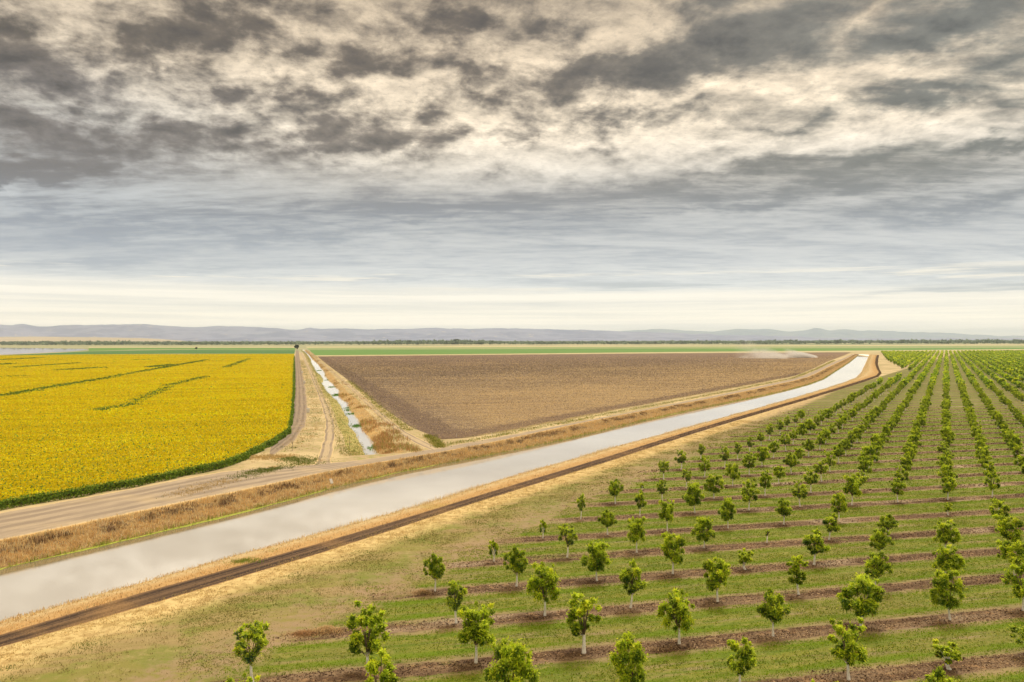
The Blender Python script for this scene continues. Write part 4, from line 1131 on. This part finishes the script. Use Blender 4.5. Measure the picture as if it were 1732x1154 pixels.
def shed(u, v, w, d_, h, label, rz=.1):
    x, y, _ = W(u, v); r = empty('farm_shed', (x, y, 0), rz)
    MB().box((0, 0, h / 2), (w, d_, h)).build('wall', M['concrete'], r)
    mb = MB(); e = .8; hw_ = w / 2 + e; hd = d_ / 2 + e
    mb.add([(-hw_, -hd, h), (hw_, -hd, h), (hw_, hd, h), (-hw_, hd, h), (-hw_, 0, h + h * .4), (hw_, 0, h + h * .4)], [(0, 1, 5, 4), (2, 3, 4, 5), (1, 2, 5), (0, 4, 3), (0, 3, 2, 1)])
    mb.build('roof', M['roofw'], r)
    MB().box((0, -d_ / 2 - .05, h * .4), (w * .12, .1, h * .8)).build('door', M['darkmetal'], r)
    tag(r, label, 'shed', 'pale farm sheds near the far tree line')
shed(736, 582.2, 46, 18, 7, 'pale shed left of the two dark trees on the far tree line')
shed(698, 581.6, 60, 20, 8, 'long low pale shed farther left along the far tree line')
shed(1083, 581.4, 26, 16, 8, 'small pale shed on the far tree line above the ploughed field')

def wood(name, n, ymin, ymax, hr, wr, dark, label, seed, us=(-250, 1980), cluster=0.0, rows=True):
    g = np.random.default_rng(seed)
    y = g.uniform(ymin, ymax, n)
    if rows: y = ymin + np.round((y - ymin) / (ymax - ymin) * 5) / 5 * (ymax - ymin) + g.normal(0, 12, n)
    u = g.uniform(us[0], us[1], n); x = (u - 866) / FOC * y
    keep = (fbm(x / 420, y / 300, 3, seed) > cluster) ; x = x[keep]; y = y[keep]; n = len(x)
    geo = [far_tree_geo(seed * 10 + k, 1, 1, 26, .17, dark) for k in range(5)]
    Vs = []; Fs = []; Cs = []; b = 0
    for i in range(n):
        V, F, C = geo[i % 5]; h = g.uniform(*hr) * (1 + .5 * max(0, vnoise(np.array([x[i] / 150]), np.array([0.]), 3)[0])); w = g.uniform(*wr)
        Vs.append(V * [w, w, h] + [x[i], y[i], 0]); Fs.append(F + b); b += len(V); Cs.append(C * g.uniform(.7, 1.3))
    o = np_mesh(name, np.vstack(Vs), np.vstack(Fs), (M['leaf'],), col=np.clip(np.vstack(Cs), 0, 1)); tag(o, label, 'woodland', kind='stuff')
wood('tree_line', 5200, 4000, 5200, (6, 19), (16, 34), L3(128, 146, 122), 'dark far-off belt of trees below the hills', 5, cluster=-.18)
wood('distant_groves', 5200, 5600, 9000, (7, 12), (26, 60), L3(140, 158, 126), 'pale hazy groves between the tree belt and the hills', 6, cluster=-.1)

def hills(name, y0, y1, profile, seed, c1, c2, c3, nx=420, ny=70, umin=-400, umax=2150, rough=1.6):
    up = np.array(profile, float); uu = np.linspace(umin, umax, nx)
    top = np.interp(uu, up[:, 0], 575 - ROLL * (up[:, 0] - 866) - up[:, 1]) + (fbm(uu / 26., uu * 0, 4, seed + 40) * 1.2 * rough if rough > .6 else 0)
    ty = np.linspace(0, 1, ny)
    yy = y0 + (y1 - y0) * ty
    U, T = np.meshgrid(uu, ty); Y = y0 + (y1 - y0) * T; X = (U - 866) / FOC * Y
    peak = CAM_H + np.interp(U, uu, top) / FOC * (y0 + (y1 - y0) * .72)
    env = np.clip(T / .72, 0, 1) ** 1.1 * np.clip((1 - T) / .28, 0, 1) ** .5
    sc_ = (y1 - y0)
    rid = 1 - np.abs(fbm(X / (sc_ * .22), Y / (sc_ * .22), 5, seed))
    Z = env * peak * (1 - .42 * rough * (1 - env ** 3) * (1 - rid * .8)) + env * (1 - env) * fbm(X / (sc_ * .1), Y / (sc_ * .1), 4, seed + 3) * peak * .9 * rough
    Z = np.minimum(Z, peak * 1.0) - 4
    V = np.stack([X, Y, Z], -1).reshape(-1, 3); idx = np.arange(nx * ny).reshape(ny, nx)
    F = np.stack([idx[:-1, :-1], idx[:-1, 1:], idx[1:, 1:], idx[1:, :-1]], -1).reshape(-1, 4)
    def fn(t, b):
        p = t.pos(); n = t.noise(p, .0012, 5, .65); m = t.noise(p, .0035, 4, .7)
        c = t.mix(t.ss(n, .42, .56), c1, c2)
        return t.mix(t.mul(t.ss(m, .6, .7), .7), c, c3)
    o = np_mesh(name, V, F, (new_mat(name, fn),), smooth=True); tag(o, kind='structure')
prof = [(-400,551),(-100,550),(0,549),(20,550),(40,547),(60,551),(85,552),(100,550),(160,549),(240,548),(300,551),(330,553),(400,550.5),(430,552),(480,556),(505,557.5),(525,554.5),(600,556),(640,556.5),(690,556),(740,554),(790,557),(850,554.5),(930,556.5),(960,557),(1010,559),(1060,560),(1100,556),(1120,556),(1180,559.5),(1205,561),(1240,556),(1290,556),(1340,560),(1365,558),(1380,554),(1400,558),(1430,557),(1500,560),(1600,562),(1640,565),(1732,569),(2150,571)]
hills('mountain_range', 15000, 24000, [(u, v) for u, v in prof if u <= 1070] + [(1090,561),(1200,565),(1400,571),(2150,573)], 3, lin(96, 104, 156), lin(134, 138, 178), lin(214, 194, 176))  # blue of the distance haze is partly painted into the slopes
hills('mountain_range', 22500, 28000, [(-400,560),(900,559)] + [(u, v) for u, v in prof if u > 1000], 9, lin(112, 134, 158), lin(132, 148, 164), lin(160, 162, 164))  # rear range, haze blue mixed into its colours as well
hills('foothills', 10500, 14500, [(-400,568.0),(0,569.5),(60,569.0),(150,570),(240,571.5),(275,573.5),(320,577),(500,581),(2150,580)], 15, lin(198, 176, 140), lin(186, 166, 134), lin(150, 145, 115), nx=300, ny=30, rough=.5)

# ------------------------------------------------------------------ dust behind the field work
def dust(loc, size, dens, label, seed, rz=0.0):
    me = bpy.data.meshes.new('dust_cloud'); mb = MB().box((0, 0, .5), (1, 1, 1))
    me.from_pydata(mb.v, [], mb.f); me.update()
    m = bpy.data.materials.new('dust'); m.use_nodes = True; t = NT(m.node_tree); t.n.clear()
    out = t.n.new('ShaderNodeOutputMaterial'); v = t.n.new('ShaderNodeVolumePrincipled')
    v.inputs['Color'].default_value = (.97, .95, .91, 1); v.inputs['Anisotropy'].default_value = .2
    co = t.n.new('ShaderNodeTexCoord').outputs['Object']; s = t.sep(co)
    n = t.noise(t.xyz(t.mul(s[0], size[0] / 30.0), t.mul(s[1], 2.0), t.mul(s[2], size[2] / 18.0)), 1.6, 4, .6)
    # plume: low and dense at the tractor's end (+x), taller and thinner behind
    xx = t.ss(s[0], -.5, .5, 0, 1, 'LINEAR')
    top = t.ss(xx, .0, 1.0, 1.0, .16, 'LINEAR')
    hv = t.ss(t.m('DIVIDE', s[2], top), 1.0, .0)
    ex = t.mul(t.ss(xx, 0, .25), t.ss(xx, 1.0, .93)); ey = t.ss(t.m('ABSOLUTE', s[1]), .5, .1)
    dn = t.mul(t.mul(hv, ex), t.mul(ey, t.ss(n, .36, .66)))
    dn = t.mul(dn, t.ss(xx, .2, 1.0, .16, 1.0))
    t.set(v.inputs['Density'], t.mul(dn, dens)); t.l.new(v.outputs[0], out.inputs['Volume'])
    o = link('dust_cloud', me, (m,)); o.location = loc; o.scale = size; o.rotation_euler = (0, 0, rz)
    tag(o, label, 'dust', kind='stuff')
x0, y0, _ = W(1322, 605.2); x1, y1, _ = W(1380, 605.2)
dust(((x0 + x1) / 2, (y0 + y1) / 2, .1), (x1 - x0, 26, 16), 3.5, 'pale dust plume trailing over the far right corner of the ploughed field', 1)
x0, y0, _ = W(1255, 607.5); x1, y1, _ = W(1330, 606.5)
dust(((x0 + x1) / 2, (y0 + y1) / 2 + 20, .1), (x1 - x0, 60, 34), .22, 'faint drifting dust hanging left of the dense plume', 2)

# ------------------------------------------------------------------ haze
me = bpy.data.meshes.new('haze'); mb = MB().box((0, 19000, 249), (86000, 50000, 502.0))
me.from_pydata(mb.v, [], mb.f); me.update()
m = bpy.data.materials.new('haze'); m.use_nodes = True; t = NT(m.node_tree); t.n.clear()
out = t.n.new('ShaderNodeOutputMaterial'); v = t.n.new('ShaderNodeVolumePrincipled')
v.inputs['Color'].default_value = (.76, .87, 1.0, 1); v.inputs['Density'].default_value = 4.2e-5; v.inputs['Anisotropy'].default_value = .3
t.l.new(v.outputs[0], out.inputs['Volume'])
tag(link('haze', me, (m,)), kind='stuff')

# ------------------------------------------------------------------ sky
EXPO, ZEN = .52, 3.0
SUN_EL, SUN_AZ = 58.0, 25.0     # high, a little right of the view axis, veiled by the overcast
wd_ = bpy.data.worlds.new('World'); scene.world = wd_; wd_.use_nodes = True
wd_.cycles.sampling_method = 'MANUAL'; wd_.cycles.sample_map_resolution = 256
t = NT(wd_.node_tree); t.n.clear()
out = t.n.new('ShaderNodeOutputWorld'); bg = t.n.new('ShaderNodeBackground'); bg.inputs['Strength'].default_value = .1
t.l.new(bg.outputs[0], out.inputs[0])
sky = t.n.new('ShaderNodeTexSky'); sky.sky_type = 'NISHITA'; sky.sun_disc = False
sky.sun_elevation = R(SUN_EL); sky.sun_rotation = R(SUN_AZ); sky.dust_density = 3.0
D = t.n.new('ShaderNodeTexCoord').outputs['Generated']
dx, dy, dzz = t.sep(D)
zc = t.m('MAXIMUM', dzz, .0)
hyp = t.m('SQRT', t.add(t.mul(dx, dx), t.mul(dy, dy)))
el = t.m('DIVIDE', dzz, t.m('MAXIMUM', hyp, .001))           # tangent of elevation
az = t.m('ARCTAN2', dx, dy)                                   # azimuth from the view axis
iz = t.m('DIVIDE', 1.0, t.add(zc, .035))
pl = t.xyz(t.mul(dx, iz), t.mul(dy, iz), 0)                    # cloud ceiling coordinates
iu = t.m('DIVIDE', 1.0, t.add(zc, .26)); pu = t.xyz(t.mul(dx, iu), t.mul(dy, iu), 0)   # thick lumps hang below it, less foreshortened
il = t.m('DIVIDE', 1.0, t.add(zc, .07)); pm = t.xyz(t.mul(dx, il), t.mul(dy, il), 0)
warp = t.n.new('ShaderNodeTexNoise'); warp.noise_dimensions = '2D'; t.set(warp.inputs['Vector'], pu); warp.inputs['Scale'].default_value = 5.0; warp.inputs['Detail'].default_value = 5; warp.inputs['Roughness'].default_value = .6
wv = t.sep(warp.outputs['Color'])
azw = t.add(az, t.mul(t.sub(wv[0], .5), .12)); elw = t.add(el, t.mul(t.sub(wv[1], .5), .07))
azel = t.xyz(azw, elw, 0)
def seed_gauss(acc, u, v, ru, rv, amp, ang=0.0):
    """a soft oval patch of thicker (or thinner) cloud in a given direction of the sky"""
    a0 = math.atan((u - 866) / FOC); e0 = (575 - v) / FOC * math.cos(a0)
    mp = t.n.new('ShaderNodeMapping'); mp.vector_type = 'TEXTURE'
    mp.inputs['Location'].default_value = (a0, e0, 0); mp.inputs['Rotation'].default_value = (0, 0, ang)
    mp.inputs['Scale'].default_value = (ru / FOC * math.cos(a0) ** 2 * 2.1, rv / FOC * 2.1, 1)
    t.set(mp.inputs['Vector'], azel)
    gr = t.n.new('ShaderNodeTexGradient'); gr.gradient_type = 'QUADRATIC_SPHERE'; t.set(gr.inputs[0], mp.outputs[0])
    return t.m('MULTIPLY_ADD', gr.outputs['Fac'], amp * 1.5, acc)
darks = [(85,105,75,38,.9,0),(215,75,55,32,.7,.2),(340,50,110,34,.8,.25),(425,35,50,25,.4,0),(375,158,48,20,.9,0),(492,161,24,9,.6,0),(595,105,58,32,.8,.1),(520,100,24,18,.5,0),(690,108,30,14,.4,0),(740,42,68,30,.9,.15),(780,15,40,22,.6,0),(835,110,52,24,.8,-.2),(825,160,26,20,.6,0),
 (925,48,75,28,.9,.25),(985,130,60,22,1.0,.25),(1090,115,120,26,1.1,.05),(1240,95,110,26,.9,.1),(1195,8,60,22,.8,0),(1300,40,90,26,.55,.15),(1560,70,130,28,.95,.1),(1680,30,110,36,.55,.2),(1700,110,80,20,.6,0),(1430,20,60,20,.3,0),
 (560,215,80,22,.85,.05),(650,240,90,14,.6,.15),(735,192,40,20,.7,.1),(790,225,60,12,.5,.2),(60,210,110,36,.45,0),(220,235,150,30,.5,.05),(130,275,120,13,.75,.15),(10,300,70,16,.8,0),(450,240,90,18,.4,0),(200,295,220,22,.3,0),
 (1060,200,60,14,.55,.1),(1150,190,60,20,.4,0),(1330,208,170,12,.6,.1),(1560,168,120,15,.75,.12),(1680,172,70,16,.5,0),(1700,238,70,11,.8,.2),(1240,290,200,14,.4,.08),(1500,262,170,14,.5,.1),(900,228,60,14,.35,0),(980,262,40,10,.3,0),(260,150,40,10,.35,0),(1500,40,260,60,.15,.1),(520,395,420,16,.45,.03),(900,335,420,24,.4,.06),(1400,318,340,18,.5,.08),(1620,352,200,16,.5,.05),(130,380,220,34,.35,0),(700,360,260,14,.35,.05),(150,440,200,14,.3,0),(1200,350,160,14,.3,.05),(60,60,70,60,.15,0),(60,160,60,20,.2,0),(200,215,200,40,.1,0),(380,240,200,30,.2,0),(1240,60,140,40,.15,0),(540,30,80,20,.35,0),(560,165,40,10,.3,0),(300,160,30,14,.3,0)]
lights = [(660,140,90,22,.8,0),(1050,50,60,28,.5,.7),(1130,30,60,16,.4,.3),(890,100,40,26,.5,0),(1150,165,120,14,.8,.1),(1400,135,160,16,.8,0),(1060,245,200,24,.9,.1),(860,262,90,22,.9,.1),(930,290,100,14,.6,0),(1500,215,200,10,.7,.12),(260,125,90,8,.3,0),(110,170,130,8,.4,-.05),(420,195,120,10,.3,0),(1480,22,60,10,.6,.5),(640,270,60,10,.5,.1),(20,320,60,10,.7,.3),(960,10,60,12,.3,0),(1620,240,80,8,.5,.1)]
Dn = 0.0
for s_ in darks: Dn = seed_gauss(Dn, *s_)
for s_ in lights: Dn = seed_gauss(Dn, s_[0], s_[1], s_[2], s_[3], -.8 * s_[4], s_[5])
# billowy field on the ceiling
rot = t.n.new('ShaderNodeMapping'); rot.inputs['Rotation'].default_value = (0, 0, R(-20)); t.set(rot.inputs['Vector'], pu)
f1 = t.noise(rot.outputs[0], 6.5, 8, .6, .15, '2D')
f2 = t.noise(rot.outputs[0], 19.0, 6, .62, .1, '2D')
# combed, wispy field: stretched along the wind
comb = t.n.new('ShaderNodeMapping'); comb.inputs['Rotation'].default_value = (0, 0, R(14)); comb.inputs['Scale'].default_value = (.6, 1.5, 1); t.set(comb.inputs['Vector'], pm)
f3 = t.noise(comb.outputs[0], 1.6, 9, .62, .4, '2D')
f4 = t.noise(comb.outputs[0], 7.5, 6, .64, .25, '2D')
off = t.n.new('ShaderNodeVectorMath'); off.operation = 'ADD'; t.set(off.inputs[0], rot.outputs[0]); off.inputs[1].default_value = (.012, .034, 0)
f1b = t.noise(off.outputs[0], 6.5, 6, .6, .15, '2D')
relief = t.sub(f1b, f1)
hi = t.ss(el, .16, .25)             # billowy upper deck
rightness = t.ss(az, -.1, .55); leftness = t.ss(az, -.1, -.55)
field = t.add(t.mul(t.sub(f1, .5), 3.5), t.mul(t.sub(f2, .5), 2.0))
fieldL = t.add(t.mul(t.sub(f3, .5), 2.6), t.mul(t.sub(f4, .5), 2.0))
fieldR = t.add(t.mul(t.sub(f1, .5), 1.7), t.mul(fieldL, .75))
def fmix(f, a, b):
    m_ = t.n.new('ShaderNodeMix'); m_.data_type = 'FLOAT'; t.set(m_.inputs[0], f); t.set(m_.inputs[2], a); t.set(m_.inputs[3], b); return m_.outputs[0]
field = fmix(t.ss(az, .1, .4), field, fieldR)
fld = fmix(hi, fieldL, field)
dens = t.add(fld, t.mul(Dn, 1.25))
cov = t.ss(dens, -.75, 1.15, 0, 1)
core = t.ss(t.add(dens, t.mul(t.sub(f2, .5), 2.6)), .5, 2.9)
elf = t.ss(el, 0, .45, 0, 1, 'LINEAR')
light = t.ramp(elf, [(0.0, lin(250, 244, 230)), (.10, lin(250, 243, 226)), (.14, lin(232, 229, 221)), (.22, lin(212, 209, 203)), (.32, lin(198, 194, 187)), (.42, lin(206, 199, 188)), (.52, lin(234, 224, 208)), (.62, lin(240, 226, 204)), (.8, lin(218, 202, 178)), (1.0, lin(188, 172, 148))])
light = t.mix(t.mul(leftness, t.mul(t.ss(elf, .12, .3), t.ss(elf, .75, .5))), light, lin(200, 198, 192))
dark = t.ramp(elf, [(0.0, lin(226, 222, 212)), (.12, lin(204, 205, 203)), (.2, lin(172, 175, 179)), (.34, lin(136, 137, 140)), (.5, lin(126, 117, 107)), (.68, lin(108, 97, 83)), (1.0, lin(92, 81, 66))])
dark = t.mix(t.mul(leftness, t.mul(t.ss(elf, .3, .45), t.ss(elf, .75, .6))), dark, lin(118, 111, 106))
dark = t.mix(t.mul(rightness, t.ss(elf, .25, .5)), dark, lin(112, 113, 106))
c = t.mix(cov, light, dark)
c = t.mix(t.mul(core, t.mul(hi, .75)), c, t.mix(rightness, lin(68, 60, 51), lin(60, 63, 59)))
lum = t.add(t.add(1.0, t.mul(t.mul(relief, 1.5), hi)), t.mul(t.mul(t.sub(f4, .5), .22), t.ss(el, .07, .12)))
c = t.mix(1.0, c, t.xyz(lum, lum, lum), 'MULTIPLY')
c = t.mix(1.0, c, t.mix(t.ss(el, .14, .26), (.95, 1.0, 1.07, 1), (1.05, 1.0, .92, 1)), 'MULTIPLY')
# the base of the deck ends above the bright horizon band
bn = t.noise(t.xyz(t.mul(az, 2.2), t.mul(el, 42.0), 0), 1.0, 6, .6)
bandn = t.add(t.add(el, t.mul(t.sub(bn, .5), .02)), t.mul(az, .012))
band = t.ss(bandn, .071, .054)
horiz = t.mix(t.ss(t.noise(t.xyz(t.mul(az, 2.0), t.mul(el, 80.0), 3.0), 1.3, 6, .62), .38, .66), (1.06, .99, .86, 1), lin(238, 234, 224))
c = t.mix(band, c, horiz)
glim = t.mul(t.mul(t.ss(el, .056, .068), t.ss(el, .092, .075)), t.ss(t.noise(t.xyz(t.mul(az, 3.0), t.mul(el, 90.0), 9.0), 1.0, 6, .65), .54, .62))
c = t.mix(t.mul(glim, .8), c, lin(250, 242, 226))
c = t.mix(t.mul(t.mul(t.ss(el, .035, .05), t.ss(el, .085, .07)), t.mul(t.ss(az, -.05, .1), t.ss(bn, .5, .62))), c, lin(186, 192, 196))
c = t.mix(1.0, c, t.mix(t.ss(el, .045, .005), (1, 1, 1, 1), (1.5, 1.42, 1.3, 1)), 'MULTIPLY')
grain = t.noise(pl, 30.0, 3, .7, 0, '2D')
c = t.mix(t.mul(t.mul(t.ss(grain, .5, .75), .25), t.ss(el, .1, .3)), c, dark)
c = t.mix(t.mul(t.mul(leftness, .5), t.ss(el, .075, .11)), c, t.mix(1.0, c, lin(238, 242, 250), 'MULTIPLY'))
# overhead and behind: the thin bright part of the overcast
c2 = t.mix(1.0, c, (ZEN, ZEN * .98, ZEN * .94, 1), 'MULTIPLY')
c = t.mix(t.ss(el, .5, 1.0), c, c2)
GAIN = 10.6 / .94 / 2 ** EXPO
sc10 = t.mix(1.0, c, (GAIN, GAIN, GAIN, 1), 'MULTIPLY')
c = t.mix(.94, sky.outputs[0], sc10)
t.l.new(c, bg.inputs['Color'])

sun = bpy.data.lights.new('sun', 'SUN'); sun.energy = 1.5; sun.angle = R(14); sun.color = (1, .95, .86)
so = bpy.data.objects.new('sun', sun); COL.objects.link(so)
dvec = Vector((math.sin(R(SUN_AZ)) * math.cos(R(SUN_EL)), math.cos(R(SUN_AZ)) * math.cos(R(SUN_EL)), math.sin(R(SUN_EL))))
so.rotation_euler = (-dvec).to_track_quat('-Z', 'Y').to_euler(); so.location = (0, 0, 60)

# ------------------------------------------------------------------ camera
cam = bpy.data.cameras.new('camera'); co = bpy.data.objects.new('camera', cam); COL.objects.link(co)
cam.sensor_width = 36; cam.lens = 36 * FOC / 1732; cam.clip_start = .5; cam.clip_end = 90000
co.location = (0, 0, CAM_H)
pitch = math.atan(2.0 / FOC)
co.rotation_euler = (Matrix.Rotation(math.pi / 2 - pitch, 3, 'X') @ Matrix.Rotation(-ROLL, 3, 'Z')).to_euler()
scene.camera = co
scene.view_settings.view_transform = 'Standard'; scene.view_settings.look = 'None'
scene.view_settings.gamma = 1; scene.view_settings.exposure = EXPO
scene.render.engine = 'CYCLES'
scene.cycles.max_bounces = 6; scene.cycles.transparent_max_bounces = 4; scene.cycles.volume_bounces = 2
scene.cycles.volume_step_rate = 2.0
scene.cycles.use_denoising = True
